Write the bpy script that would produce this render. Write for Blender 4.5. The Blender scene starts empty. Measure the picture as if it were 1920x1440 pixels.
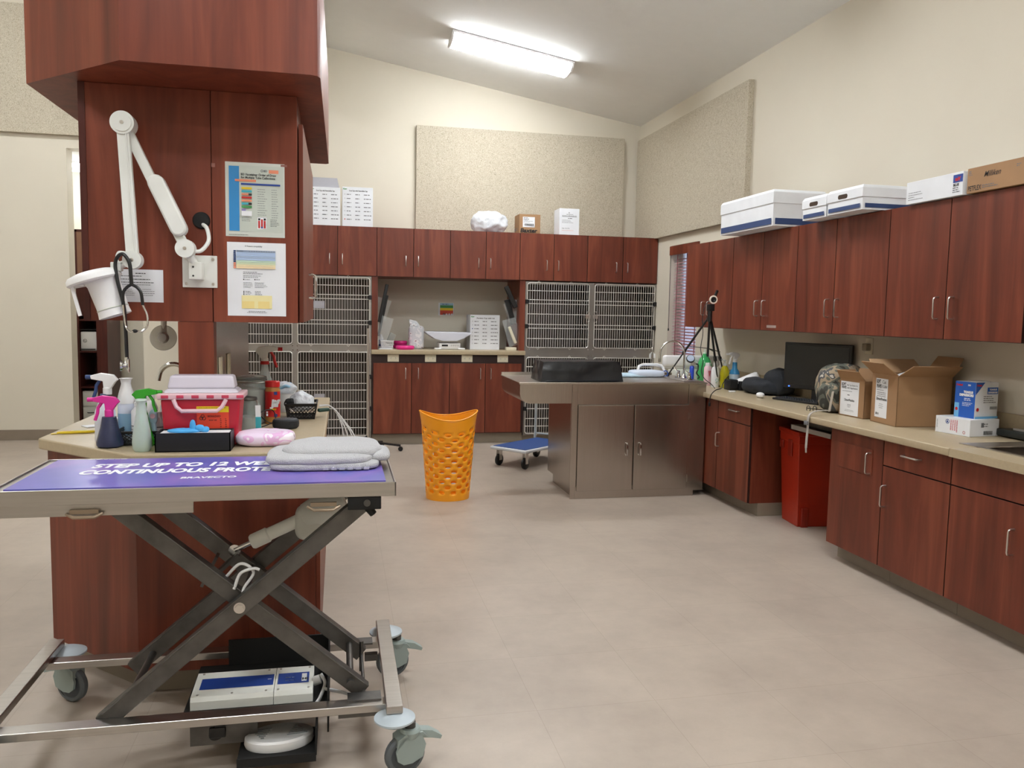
import bpy, bmesh, math, random
from mathutils import Vector, Matrix, noise
R = math.radians
scene = bpy.context.scene
COL = scene.collection

# ---------------------------------------------------------------- camera
def camera_rows(yaw, pitch, roll):
    cy, sy, cp, sp = math.cos(yaw), math.sin(yaw), math.cos(pitch), math.sin(pitch)
    fwd = Vector((sy*cp, cy*cp, -sp)); right = Vector((cy, -sy, 0)); down = fwd.cross(right)
    cr, sr = math.cos(roll), math.sin(roll)
    return right*cr + down*sr, right*-sr + down*cr, fwd
cr_, cd_, cf_ = camera_rows(R(12.1257), R(5.0621), R(-1.0677))
cam = bpy.data.cameras.new('camera'); cam.sensor_width = 36; cam.lens = 1523.3/1920*36
cam.clip_start = .05; cam.clip_end = 100
cam_o = bpy.data.objects.new('camera', cam); COL.objects.link(cam_o)
mw = Matrix.Identity(4)
for i in range(3):
    mw[i][0] = cr_[i]; mw[i][1] = -cd_[i]; mw[i][2] = -cf_[i]
mw[2][3] = 1.5
cam_o.matrix_world = mw
scene.camera = cam_o

# ---------------------------------------------------------------- world, view
w = bpy.data.worlds.new('sky'); scene.world = w; w.use_nodes = True
bg = w.node_tree.nodes['Background']; bg.inputs[0].default_value = (.50, .56, .80, 1); bg.inputs[1].default_value = 1.0
LAMP_STRENGTH = 30.0
scene.view_settings.view_transform = 'Standard'; scene.view_settings.look = 'None'
scene.view_settings.gamma = 1; scene.view_settings.use_curve_mapping = False
scene.view_settings.exposure = 0.68
sun = bpy.data.lights.new('sun', 'SUN'); sun.energy = 1.5; sun.angle = R(3)
sun_o = bpy.data.objects.new('sun', sun); COL.objects.link(sun_o)
sun_o.rotation_euler = (R(50), 0, R(70)); sun_o.location = (8, 8, 6)

# ---------------------------------------------------------------- materials
def srgb(h):
    h = h.lstrip('#'); v = [int(h[i:i+2], 16)/255 for i in (0, 2, 4)]
    return tuple((c/12.92 if c <= .04045 else ((c+.055)/1.055)**2.4) for c in v) + (1,)
MATS = {}
def mat(name, col='#808080', rough=.5, metal=0, spec=.5, emit=0, trans=0, alpha=1, var=0, vscale=8, bump=0, bscale=60,
        vary2=None, stretch=(1, 1, 1), coat=0, sss=0):
    if name in MATS: return MATS[name]
    m = bpy.data.materials.new(name); m.use_nodes = True
    nt = m.node_tree; b = nt.nodes['Principled BSDF']
    c = srgb(col) if isinstance(col, str) else col
    b.inputs['Base Color'].default_value = c
    b.inputs['Roughness'].default_value = rough
    b.inputs['Metallic'].default_value = metal
    b.inputs['Specular IOR Level'].default_value = spec
    b.inputs['Transmission Weight'].default_value = trans
    b.inputs['Alpha'].default_value = alpha
    b.inputs['Coat Weight'].default_value = coat
    if sss:
        b.inputs['Subsurface Weight'].default_value = sss; b.inputs['Subsurface Scale'].default_value = .02
    if emit:
        b.inputs['Emission Color'].default_value = c; b.inputs['Emission Strength'].default_value = emit
    tc = nt.nodes.new('ShaderNodeTexCoord'); mp = nt.nodes.new('ShaderNodeMapping')
    mp.inputs['Scale'].default_value = stretch
    nt.links.new(tc.outputs['Object'], mp.inputs['Vector'])
    if var or True:
        n = nt.nodes.new('ShaderNodeTexNoise'); n.inputs['Scale'].default_value = vscale; n.inputs['Detail'].default_value = 5
        nt.links.new(mp.outputs[0], n.inputs['Vector'])
        r = nt.nodes.new('ShaderNodeValToRGB')
        vv = var if var else .03
        r.color_ramp.elements[0].position = .3; r.color_ramp.elements[1].position = .7
        r.color_ramp.elements[0].color = tuple(x*(1-vv) for x in c[:3]) + (1,)
        r.color_ramp.elements[1].color = srgb(vary2) if vary2 else tuple(min(1, x*(1+vv)) for x in c[:3]) + (1,)
        nt.links.new(n.outputs['Fac'], r.inputs['Fac']); nt.links.new(r.outputs['Color'], b.inputs['Base Color'])
    if bump:
        n2 = nt.nodes.new('ShaderNodeTexNoise'); n2.inputs['Scale'].default_value = bscale; n2.inputs['Detail'].default_value = 3
        nt.links.new(mp.outputs[0], n2.inputs['Vector'])
        bp = nt.nodes.new('ShaderNodeBump'); bp.inputs['Strength'].default_value = bump; bp.inputs['Distance'].default_value = .01
        nt.links.new(n2.outputs['Fac'], bp.inputs['Height']); nt.links.new(bp.outputs[0], b.inputs['Normal'])
    MATS[name] = m
    return m
def wood(name, dark, mid, light, scale=(9, 9, .7), rough=.38):
    m = bpy.data.materials.new(name); m.use_nodes = True; nt = m.node_tree; N = nt.nodes; L = nt.links
    b = N['Principled BSDF']; b.inputs['Roughness'].default_value = rough; b.inputs['Specular IOR Level'].default_value = .38
    tc = N.new('ShaderNodeTexCoord'); oi = N.new('ShaderNodeObjectInfo')
    mul = N.new('ShaderNodeMath'); mul.operation = 'MULTIPLY'; mul.inputs[1].default_value = 37
    L.new(oi.outputs['Random'], mul.inputs[0])
    add = N.new('ShaderNodeVectorMath'); add.operation = 'ADD'
    L.new(tc.outputs['Object'], add.inputs[0]); L.new(mul.outputs[0], add.inputs[1])
    mp = N.new('ShaderNodeMapping'); mp.inputs['Scale'].default_value = scale; L.new(add.outputs[0], mp.inputs['Vector'])
    n = N.new('ShaderNodeTexNoise'); n.inputs['Scale'].default_value = 1.3; n.inputs['Detail'].default_value = 6
    n.inputs['Roughness'].default_value = .55; n.inputs['Distortion'].default_value = 1.3; L.new(mp.outputs[0], n.inputs['Vector'])
    r = N.new('ShaderNodeValToRGB'); e = r.color_ramp.elements
    e[0].position = .2; e[0].color = srgb(dark); e[1].position = .85; e[1].color = srgb(light)
    x = e.new(.5); x.color = srgb(mid)
    L.new(n.outputs['Fac'], r.inputs['Fac'])
    mp2 = N.new('ShaderNodeMapping'); mp2.inputs['Scale'].default_value = (scale[0]*9, scale[1]*9, scale[2]*4); L.new(add.outputs[0], mp2.inputs['Vector'])
    n2 = N.new('ShaderNodeTexNoise'); n2.inputs['Scale'].default_value = 1.5; n2.inputs['Detail'].default_value = 3; L.new(mp2.outputs[0], n2.inputs['Vector'])
    mx = N.new('ShaderNodeMixRGB'); mx.blend_type = 'MULTIPLY'; mx.inputs[0].default_value = .22
    r2 = N.new('ShaderNodeValToRGB'); r2.color_ramp.elements[0].position = .3; r2.color_ramp.elements[0].color = (.55, .5, .5, 1)
    r2.color_ramp.elements[1].position = .6
    L.new(n2.outputs['Fac'], r2.inputs['Fac']); L.new(r.outputs[0], mx.inputs[1]); L.new(r2.outputs[0], mx.inputs[2])
    L.new(mx.outputs[0], b.inputs['Base Color'])
    MATS[name] = m
    return m
WOOD = wood('mahogany_laminate', '#4e2316', '#6f3423', '#904e36', scale=(5.2, 5.2, .5), rough=.42)
WOODH = wood('mahogany_laminate_island', '#532518', '#763725', '#965038', scale=(5, 5, .4), rough=.42)
GAPSHADE = mat('gap_shade', '#2a120c', .5)  # shade of the door gaps, put into the colour
WDARK = wood('dark_mahogany', '#3a1713', '#4d201a', '#5d2a22')
TANWOOD = mat('tan_board', '#8a6450', .5, var=.1, vscale=5)
WALL = mat('wall_paint', '#d6cfbf', .75, var=.015, vscale=2, bump=.05, bscale=120)
CEIL = mat('ceiling_paint', '#eef0ee', .85, var=.01, bump=.15, bscale=90)
BASEB = mat('rubber_base', '#857869', .5, var=.05)
KICK = mat('toe_kick_rubber', '#8c8172', .4, var=.06)
COUNTER = mat('tan_laminate', '#b0a084', .38, var=.04, vscale=60)
STEEL = mat('brushed_steel', '#c6beb5', .3, metal=1, var=.06, vscale=3, stretch=(30, 30, 1), bump=.02, bscale=4)
STEELD = mat('brushed_steel_cabinet', '#b9b0a8', .25, metal=1, var=.03, vscale=2, stretch=(25, 25, .8), bump=.02, bscale=4)
STEELH = mat('brushed_steel_rail', '#b8b4b0', .3, metal=1, var=.06, vscale=3, stretch=(1, 30, 30))
KENNEL = mat('kennel_steel', '#a5a19c', .4, metal=1, var=.08, vscale=4)
CHROME = mat('chrome', '#d8d8d8', .12, metal=1)
NICKEL = mat('satin_nickel', '#cfcac6', .28, metal=1)
WIRE = mat('kennel_wire', '#e8e6e2', .35, metal=.7)
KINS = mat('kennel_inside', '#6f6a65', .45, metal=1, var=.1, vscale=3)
IRON = mat('dark_steel', '#62605e', .42, metal=.85, var=.25, vscale=14)
BLACK = mat('black_plastic', '#151517', .4)
BLACKM = mat('matte_black', '#101010', .8)
RUBBER = mat('grey_rubber', '#5c6164', .6)
CASTG = mat('grey_caster_plastic', '#96a3a0', .45)
BUMPG = mat('pale_grey_bumper', '#b3bec6', .45)
WHITE = mat('white_plastic', '#e9e9ea', .35)
OFFW = mat('offwhite_plastic', '#e2e3dd', .45)
CREAMP = mat('cream_plastic', '#e2dbc3', .4)
ARMW = mat('lamp_arm_white', '#e2e4e0', .4)
PAPER = mat('paper_white', '#e4e6ea', .7)
PAPERG = mat('paper_grey', '#c8ccc4', .5)
BOXW = mat('white_card', '#e4e7ec', .6)
CARD = mat('brown_card', '#9f7b58', .75, var=.05, vscale=10)
CARDD = mat('brown_card_inside', '#b5936f', .8, var=.05, vscale=10)
INK = mat('black_ink', '#1a1a1c', .6)
INKG = mat('grey_ink', '#6b6d72', .6)
BLUEI = mat('blue_ink', '#1d3f8f', .5)
NAVY = mat('navy_band', '#2b4170', .6)
REDP = mat('red_plastic', '#b92036', .35, sss=.1)
RED = mat('bright_red', '#c02222', .35)
ORANGE = mat('orange_plastic', '#f6a21a', .4)
ORI = mat('orange_ink', '#e08a6a', .6)
YEL = mat('yellow_ink', '#e6c81e', .5)
BINR = mat('red_bin_plastic', '#ac2c15', .35, var=.05)
TEAL = mat('teal_ink', '#3aa7b5', .5)
GREENI = mat('green_ink', '#3c8f4a', .5)
PINK = mat('pink_plastic', '#d62e94', .35)
PURPLE = mat('purple_ink', '#8a7fb5', .5)
GLASS = mat('clear_glass', '#eef4f4', .05, trans=.95, spec=.5)
CLEARP = mat('clear_plastic', '#dfe8e8', .15, alpha=.35)
ACRY = mat('acrylic_sheet', '#e8eeee', .1, alpha=.14)
FROST = mat('frosted_plastic', '#d3e2dc', .3, trans=.35, sss=.1)
HOODP = mat('translucent_white', '#dcd6e2', .25, alpha=.85)
CORK = None

XLC, YLC = (-6.1+3.86)/2, (-3.1+11.5)/2   # centre of the floor slab
def stone_floor():
    m = bpy.data.materials.new('vinyl_floor'); m.use_nodes = True; nt = m.node_tree; N = nt.nodes; L = nt.links
    b = N['Principled BSDF']; b.inputs['Roughness'].default_value = .42; b.inputs['Specular IOR Level'].default_value = .45
    tc = N.new('ShaderNodeTexCoord')
    n = N.new('ShaderNodeTexNoise'); n.inputs['Scale'].default_value = 2.2; n.inputs['Detail'].default_value = 10; n.inputs['Roughness'].default_value = .7
    L.new(tc.outputs['Object'], n.inputs['Vector'])
    r = N.new('ShaderNodeValToRGB'); r.color_ramp.elements[0].position = .3; r.color_ramp.elements[0].color = srgb('#a3968a')
    r.color_ramp.elements[1].position = .7; r.color_ramp.elements[1].color = srgb('#b7aa9c'); L.new(n.outputs['Fac'], r.inputs['Fac'])
    br = N.new('ShaderNodeTexBrick'); br.inputs['Scale'].default_value = 1; br.offset = 0
    br.inputs['Brick Width'].default_value = .4745; br.inputs['Row Height'].default_value = .473; br.inputs['Mortar Size'].default_value = .0012
    br.inputs['Color1'].default_value = (1, 1, 1, 1); br.inputs['Color2'].default_value = (.965, .965, .965, 1); br.inputs['Mortar'].default_value = (.82, .8, .78, 1)
    sh = N.new('ShaderNodeVectorMath'); sh.operation = 'SUBTRACT'; sh.inputs[1].default_value = (.261-(XLC), .025-(YLC), 0)
    L.new(tc.outputs['Object'], sh.inputs[0]); L.new(sh.outputs[0], br.inputs['Vector'])
    mx = N.new('ShaderNodeMixRGB'); mx.blend_type = 'MULTIPLY'; mx.inputs[0].default_value = 1
    L.new(r.outputs[0], mx.inputs[1]); L.new(br.outputs['Color'], mx.inputs[2]); L.new(mx.outputs[0], b.inputs['Base Color'])
    n2 = N.new('ShaderNodeTexNoise'); n2.inputs['Scale'].default_value = 40; L.new(tc.outputs['Object'], n2.inputs['Vector'])
    bp = N.new('ShaderNodeBump'); bp.inputs['Strength'].default_value = .06; L.new(n2.outputs['Fac'], bp.inputs['Height']); L.new(bp.outputs[0], b.inputs['Normal'])
    return m
def acoustic():
    m = bpy.data.materials.new('wood_wool_board'); m.use_nodes = True; nt = m.node_tree; N = nt.nodes; L = nt.links
    b = N['Principled BSDF']; b.inputs['Roughness'].default_value = .9
    tc = N.new('ShaderNodeTexCoord')
    n = N.new('ShaderNodeTexNoise'); n.inputs['Scale'].default_value = 55; n.inputs['Detail'].default_value = 4; n.inputs['Distortion'].default_value = 2.5
    L.new(tc.outputs['Object'], n.inputs['Vector'])
    r = N.new('ShaderNodeValToRGB'); e = r.color_ramp.elements
    e[0].position = .25; e[0].color = srgb('#8a8170'); e[1].position = .62; e[1].color = srgb('#cbc3b1')
    x = e.new(.42); x.color = srgb('#b5ab97'); L.new(n.outputs['Fac'], r.inputs['Fac']); L.new(r.outputs[0], b.inputs['Base Color'])
    bp = N.new('ShaderNodeBump'); bp.inputs['Strength'].default_value = .5; bp.inputs['Distance'].default_value = .01
    L.new(n.outputs['Fac'], bp.inputs['Height']); L.new(bp.outputs[0], b.inputs['Normal'])
    return m
def multi_ramp(name, scale, stops, rough=.8, bump=0, distortion=0, stretch=(1, 1, 1), interp='CONSTANT', detail=2):
    m = bpy.data.materials.new(name); m.use_nodes = True; nt = m.node_tree; N = nt.nodes; L = nt.links
    b = N['Principled BSDF']; b.inputs['Roughness'].default_value = rough
    tc = N.new('ShaderNodeTexCoord'); mp = N.new('ShaderNodeMapping'); mp.inputs['Scale'].default_value = stretch; L.new(tc.outputs['Object'], mp.inputs[0])
    n = N.new('ShaderNodeTexNoise'); n.inputs['Scale'].default_value = scale; n.inputs['Detail'].default_value = detail; n.inputs['Distortion'].default_value = distortion
    L.new(mp.outputs[0], n.inputs['Vector'])
    r = N.new('ShaderNodeValToRGB'); r.color_ramp.interpolation = interp; e = r.color_ramp.elements
    e[0].position = stops[0][0]; e[0].color = srgb(stops[0][1]); e[1].position = stops[-1][0]; e[1].color = srgb(stops[-1][1])
    for p, c in stops[1:-1]:
        x = e.new(p); x.color = srgb(c)
    L.new(n.outputs['Fac'], r.inputs['Fac']); L.new(r.outputs[0], b.inputs['Base Color'])
    if bump:
        n2 = N.new('ShaderNodeTexNoise'); n2.inputs['Scale'].default_value = 300; L.new(tc.outputs['Object'], n2.inputs['Vector'])
        bp = N.new('ShaderNodeBump'); bp.inputs['Strength'].default_value = bump; bp.inputs['Distance'].default_value = .004
        L.new(n2.outputs['Fac'], bp.inputs['Height']); L.new(bp.outputs[0], b.inputs['Normal'])
    return m
FLOOR = stone_floor(); ACOU = acoustic()
MATP = multi_ramp('purple_mat_print', 3.2, [(.3, '#4f55a6'), (.48, '#635eb0'), (.6, '#7e66b4'), (.75, '#5962b4')], .32, interp='LINEAR', stretch=(1, 1, 1), detail=6)
CAMO = multi_ramp('camouflage_cloth', 7.5, [(.3, '#33332d'), (.42, '#5c5f55'), (.5, '#9a8a74'), (.57, '#4a4c4e'), (.64, '#b9b3aa')], .85, bump=.3, distortion=1.2)
TOWEL = mat('terry_cloth', '#d6d6da', .95, var=.05, vscale=200, bump=.9, bscale=380)
CHARC = mat('charcoal_cloth', '#2a2d33', .95, bump=.3, bscale=200)
VINYL = mat('black_vinyl', '#14161a', .3, bump=.5, bscale=9)
PLASTB = mat('crinkled_clear_plastic', '#e6ebf2', .25, alpha=.75, bump=.8, bscale=30)
PINKW = multi_ramp('pink_pouch', 14, [(.35, '#e9d7ee'), (.56, '#e3b6e0'), (.62, '#f2e8f4'), (.72, '#7b5d78')], .35, distortion=.6)
BAGW = multi_ramp('patterned_pouch', 22, [(.35, '#cfd3da'), (.55, '#e6e6ea'), (.68, '#8c6c78')], .35)
CORDW = mat('white_cord', '#dcdcdc', .5)
# ---------------------------------------------------------------- geometry helpers
WM = {}
class G:
    def __init__(s): s.bm = bmesh.new(); s.mi = 0; s.M = Matrix.Identity(4)
    def at(s, loc=(0, 0, 0), rz=0, rx=0, ry=0):
        s.M = Matrix.Translation(loc) @ Matrix.Rotation(R(rz), 4, 'Z') @ Matrix.Rotation(R(ry), 4, 'Y') @ Matrix.Rotation(R(rx), 4, 'X'); return s
    def m(s, i): s.mi = i; return s
    def v(s, p): return s.bm.verts.new(s.M @ Vector(p))
    def f(s, vs):
        try:
            q = s.bm.faces.new(vs); q.material_index = s.mi; return q
        except ValueError: return None
    def hexa(s, P):
        V = [s.v(p) for p in P]
        for q in ((0, 3, 2, 1), (4, 5, 6, 7), (0, 1, 5, 4), (1, 2, 6, 5), (2, 3, 7, 6), (3, 0, 4, 7)): s.f([V[i] for i in q])
        return s
    def box(s, x0, y0, z0, x1, y1, z1, bev=0):
        if not bev:
            return s.hexa([(x0, y0, z0), (x1, y0, z0), (x1, y1, z0), (x0, y1, z0), (x0, y0, z1), (x1, y0, z1), (x1, y1, z1), (x0, y1, z1)])
        t = bmesh.new(); bmesh.ops.create_cube(t, size=1)
        for v in t.verts: v.co = Vector(((x0+x1)/2+v.co.x*(x1-x0), (y0+y1)/2+v.co.y*(y1-y0), (z0+z1)/2+v.co.z*(z1-z0)))
        bmesh.ops.bevel(t, geom=t.edges[:], offset=min(bev, .49*min(abs(x1-x0), abs(y1-y0), abs(z1-z0))), segments=3, affect='EDGES', profile=.5)
        s.merge(t); return s
    def merge(s, t):
        t.verts.index_update(); V = [s.v(v.co) for v in t.verts]
        for q in t.faces: s.f([V[v.index] for v in q.verts])
        t.free(); return s
    def fbox(s, F, u0, u1, n0, n1, z0, z1):
        return s.hexa([F(u0, n0, z0), F(u1, n0, z0), F(u1, n1, z0), F(u0, n1, z0), F(u0, n0, z1), F(u1, n0, z1), F(u1, n1, z1), F(u0, n1, z1)])
    def prism(s, poly, z0, z1, axis='Z'):
        def mk(a, b, z): return {'Z': (a, b, z), 'Y': (a, z, b), 'X': (z, a, b)}[axis]
        A = [s.v(mk(a, b, z0)) for a, b in poly]; B = [s.v(mk(a, b, z1)) for a, b in poly]; n = len(poly)
        s.f(A[::-1]); s.f(B)
        for i in range(n): s.f([A[i], A[(i+1) % n], B[(i+1) % n], B[i]])
        return s
    def tube(s, pts, r, seg=8, closed=False, r2=None, caps=True):
        pts = [Vector(p) for p in pts]; n = len(pts); rings = []; up = None
        for i, p in enumerate(pts):
            if closed: d = (pts[(i+1) % n] - pts[i-1])
            else: d = pts[min(i+1, n-1)] - pts[max(i-1, 0)]
            if d.length < 1e-9: d = Vector((0, 0, 1))
            d.normalize()
            if up is None:
                up = d.orthogonal().normalized()
            up = (up - d*up.dot(d))
            up = up.normalized() if up.length > 1e-6 else d.orthogonal().normalized()
            sd = d.cross(up); rr = r if r2 is None else r + (r2-r)*i/max(1, n-1)
            rings.append([s.v(p + up*math.cos(2*math.pi*k/seg)*rr + sd*math.sin(2*math.pi*k/seg)*rr) for k in range(seg)])
        for i in range(n if closed else n-1):
            a, b = rings[i], rings[(i+1) % n]
            for k in range(seg): s.f([a[k], a[(k+1) % seg], b[(k+1) % seg], b[k]])
        if not closed and caps: s.f(rings[0][::-1]); s.f(rings[-1])
        return s
    def cyl(s, p, q, r, seg=24, r2=None): return s.tube([p, q], r, seg, r2=r2)
    def lathe(s, prof, c=(0, 0, 0), seg=28, axis=(0, 0, 1), sx=1, sy=1, ang=360):
        A = Vector(axis).normalized(); U = A.orthogonal().normalized() if abs(A.z) < .999 else Vector((1, 0, 0)); W = A.cross(U); c = Vector(c); rings = []
        full = ang >= 360; cnt = seg if full else seg+1
        for r, z in prof:
            if r < 1e-6: rings.append([s.v(c + A*z)])
            else: rings.append([s.v(c + A*z + U*math.cos(R(ang)*k/seg)*r*sx + W*math.sin(R(ang)*k/seg)*r*sy) for k in range(cnt)])
        for a, b in zip(rings, rings[1:]):
            for k in range(seg):
                k2 = (k+1) % cnt if full else k+1
                if len(a) == 1 and len(b) == 1: continue
                if len(a) == 1: s.f([a[0], b[k2], b[k]])
                elif len(b) == 1: s.f([a[k], a[k2], b[0]])
                else: s.f([a[k], a[k2], b[k2], b[k]])
        return s
    def sheet(s, o, u, v, th=0):   # rectangle from o spanned by u and v with thickness th along the normal
        o, u, v = Vector(o), Vector(u), Vector(v); n = u.cross(v).normalized()*th
        if not th: s.f([s.v(p) for p in (o, o+u, o+u+v, o+v)]); return s
        return s.hexa([o, o+u, o+u+v, o+v, o+n, o+u+n, o+u+v+n, o+v+n])
    def bar(s, p, q, w, h, side=(0, 1, 0)):   # rectangular bar from p to q: w along side, h across
        p, q = Vector(p), Vector(q); d = (q-p).normalized(); sd = Vector(side); sd = (sd - d*sd.dot(d)).normalized(); up = sd.cross(d)
        a, b = sd*w/2, up*h/2
        return s.hexa([p-a-b, p+a-b, p+a+b, p-a+b, q-a-b, q+a-b, q+a+b, q-a+b])
    def blob(s, c, size, e=.5, e2=.5, nu=36, nv=22, amp=0, freq=10, seed=0, flat=None):
        c = Vector(c); rings = []
        def pw(x, k): return math.copysign(abs(x)**k, x)
        for j in range(nv+1):
            ph = -math.pi/2 + math.pi*j/nv; ring = []
            for i in range(nu):
                th = 2*math.pi*i/nu
                p = Vector((pw(math.cos(ph), e)*pw(math.cos(th), e2)*size[0], pw(math.cos(ph), e)*pw(math.sin(th), e2)*size[1], pw(math.sin(ph), e)*size[2]))
                if amp:
                    q = (p + Vector((seed*3.1, seed, -seed)))*freq
                    nn = noise.noise(q)*.7 + noise.noise(q*2.3)*.4
                    p = p + p.normalized()*nn*amp if p.length > 1e-6 else p
                p = p + c
                if flat is not None and p.z < flat: p.z = flat
                ring.append(p)
            rings.append(ring)
        V = []
        for j, rg in enumerate(rings):
            if j in (0, nv): V.append([s.v(sum(rg, Vector())/nu)])
            else: V.append([s.v(p) for p in rg])
        for j in range(nv):
            a, b = V[j], V[j+1]
            for i in range(nu):
                i2 = (i+1) % nu
                if len(a) == 1: s.f([a[0], b[i2], b[i]])
                elif len(b) == 1: s.f([a[i], a[i2], b[0]])
                else: s.f([a[i], a[i2], b[i2], b[i]])
        return s
    def rrect(s, F, u0, u1, z0, z1, r, n=0, seg=5, tr=.005, ts=8):   # rounded rectangle of tube on frame F
        pts = []
        for cu, cz, a0 in ((u1-r, z1-r, 0), (u0+r, z1-r, 90), (u0+r, z0+r, 180), (u1-r, z0+r, 270)):
            for k in range(seg+1):
                a = R(a0 + 90*k/seg); pts.append(F(cu+r*math.cos(a), n, cz+r*math.sin(a)))
        return s.tube(pts, tr, ts, closed=True)

def thing(name, label, cat, loc=(0, 0, 0), rz=0, group=None):
    o = bpy.data.objects.new(name, None); COL.objects.link(o); o.location = loc; o.rotation_euler = (0, 0, R(rz)); o.empty_display_size = .1
    o['label'] = label; o['category'] = cat
    if group: o['group'] = group
    WM[o.name] = Matrix.Translation(loc) @ Matrix.Rotation(R(rz), 4, 'Z')
    return o
def obj(name, g, mats, parent=None, label=None, cat=None, group=None, smooth=35, world=True, bev=0, kind=None, solid=0, merge=False):
    bm = g.bm if isinstance(g, G) else g
    if parent is not None and world and parent.name in WM: bm.transform(WM[parent.name].inverted())
    if merge: bmesh.ops.remove_doubles(bm, verts=bm.verts[:], dist=1e-5)
    bmesh.ops.recalc_face_normals(bm, faces=bm.faces[:])
    loc = Vector((0, 0, 0))
    if parent is None and len(bm.verts):   # put the origin of a single-mesh thing at its base
        xs = [v.co for v in bm.verts]
        loc = Vector(((min(p.x for p in xs)+max(p.x for p in xs))/2, (min(p.y for p in xs)+max(p.y for p in xs))/2, min(p.z for p in xs)))
        bm.transform(Matrix.Translation(-loc))
    me = bpy.data.meshes.new(name); bm.to_mesh(me); bm.free()
    for m in (mats if isinstance(mats, (list, tuple)) else [mats]): me.materials.append(m)
    if smooth:
        me.shade_smooth(); me.set_sharp_from_angle(angle=R(smooth))
    o = bpy.data.objects.new(name, me); COL.objects.link(o); o.location = loc
    if parent is not None:
        o.parent = parent
        if parent.name in WM: WM[o.name] = WM[parent.name]
    if label: o['label'] = label
    if cat: o['category'] = cat
    if group: o['group'] = group
    if kind: o['kind'] = kind
    if bev:
        md = o.modifiers.new('bevel', 'BEVEL'); md.width = bev; md.segments = 2; md.limit_method = 'ANGLE'; md.angle_limit = R(40)
    if solid:
        md = o.modifiers.new('solid', 'SOLIDIFY'); md.thickness = solid; md.offset = 0
    return o
def struct(name, g, m, **k): return obj(name, g, m, kind='structure', **k)
def dup(root, loc, rz=0, label=None, group=None):
    r = root.copy(); COL.objects.link(r); r.location = loc; r.rotation_euler = (0, 0, R(rz))
    if label: r['label'] = label
    if group: r['group'] = group
    for ch in list(root.children):
        c = ch.copy(); COL.objects.link(c); c.parent = r
        for k in list(ch.children):
            d = k.copy(); COL.objects.link(d); d.parent = c
    return r
_tc = {}
def text_mesh(body, size, bold=0, shear=0, xs=1):
    key = (body, size, bold, shear)
    if key not in _tc:
        cu = bpy.data.curves.new('t', 'FONT'); cu.body = body; cu.size = size; cu.offset = bold; cu.shear = shear; cu.align_x = 'LEFT'; cu.resolution_u = 3
        o = bpy.data.objects.new('t', cu); COL.objects.link(o)
        dg = bpy.context.evaluated_depsgraph_get(); dg.update()
        me = bpy.data.meshes.new_from_object(o.evaluated_get(dg))
        _tc[key] = ([v.co.copy() for v in me.vertices], [tuple(p.vertices) for p in me.polygons])
        bpy.data.objects.remove(o); bpy.data.curves.remove(cu); bpy.data.meshes.remove(me)
    return _tc[key]
class Print:   # printed marks on a flat surface: origin, right and up vectors
    def __init__(s, o, r, u, seed=1):
        s.o = Vector(o); s.r = Vector(r).normalized(); s.u = Vector(u).normalized(); s.n = s.r.cross(s.u); s.g = G(); s.mats = []; s.k = 1; s.rnd = random.Random(seed); s.e = .00025
    def mi(s, m):
        if m not in s.mats: s.mats.append(m)
        s.g.mi = s.mats.index(m)
    def P(s, x, y, k=None): return s.o + s.r*x + s.u*y + s.n*(s.e*(s.k if k is None else k))
    def rect(s, x0, y0, x1, y1, m):
        s.mi(m); s.k += 1
        s.g.f([s.g.v(s.P(*p)) for p in ((x0, y0), (x1, y0), (x1, y1), (x0, y1))]); return s
    def poly(s, pts, m):
        s.mi(m); s.k += 1; s.g.f([s.g.v(s.P(*p)) for p in pts]); return s
    def disc(s, x, y, r, m, r0=0, n=20):
        s.mi(m); s.k += 1
        if not r0: s.g.f([s.g.v(s.P(x+r*math.cos(2*math.pi*i/n), y+r*math.sin(2*math.pi*i/n))) for i in range(n)])
        else:
            for i in range(n):
                a, b = 2*math.pi*i/n, 2*math.pi*(i+1)/n
                s.g.f([s.g.v(s.P(x+q*math.cos(t), y+q*math.sin(t))) for q, t in ((r0, a), (r, a), (r, b), (r0, b))])
        return s
    def text(s, body, x, y, size, m, bold=0, align='L', width=None, shear=0):
        vs, fs = text_mesh(body, size, bold, shear); s.mi(m); s.k += 1
        if not vs: return s
        x0 = min(v.x for v in vs); x1 = max(v.x for v in vs); k = 1
        if width: k = width/(x1-x0)
        off = {'L': 0, 'C': -(x1-x0)*k/2, 'R': -(x1-x0)*k}[align]
        V = [s.g.v(s.P(x+off+(v.x-x0)*k, y+v.y)) for v in vs]
        for f in fs: s.g.f([V[i] for i in f])
        return s
    def lines(s, x0, x1, y0, dy, n, h, m, frac=(.6, 1), align='L', words=True):
        for i in range(n):
            L = (x1-x0)*s.rnd.uniform(*frac); a = x0 if align == 'L' else (x0+x1-L)/2; y = y0-i*dy; x = a; s.k = 2
            while x < a+L-.0001:
                wl = s.rnd.uniform(1.6, 5)*h if words else L
                s.mi(m); e = min(x+wl, a+L)
                s.g.f([s.g.v(s.P(*p, 3)) for p in ((x, y), (e, y), (e, y+h), (x, y+h))]); x += wl + h*.8
        s.k = 4; return s
    def build(s, name, parent, label=None):
        return obj(name, s.g, s.mats, parent, label, smooth=0)

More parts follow.
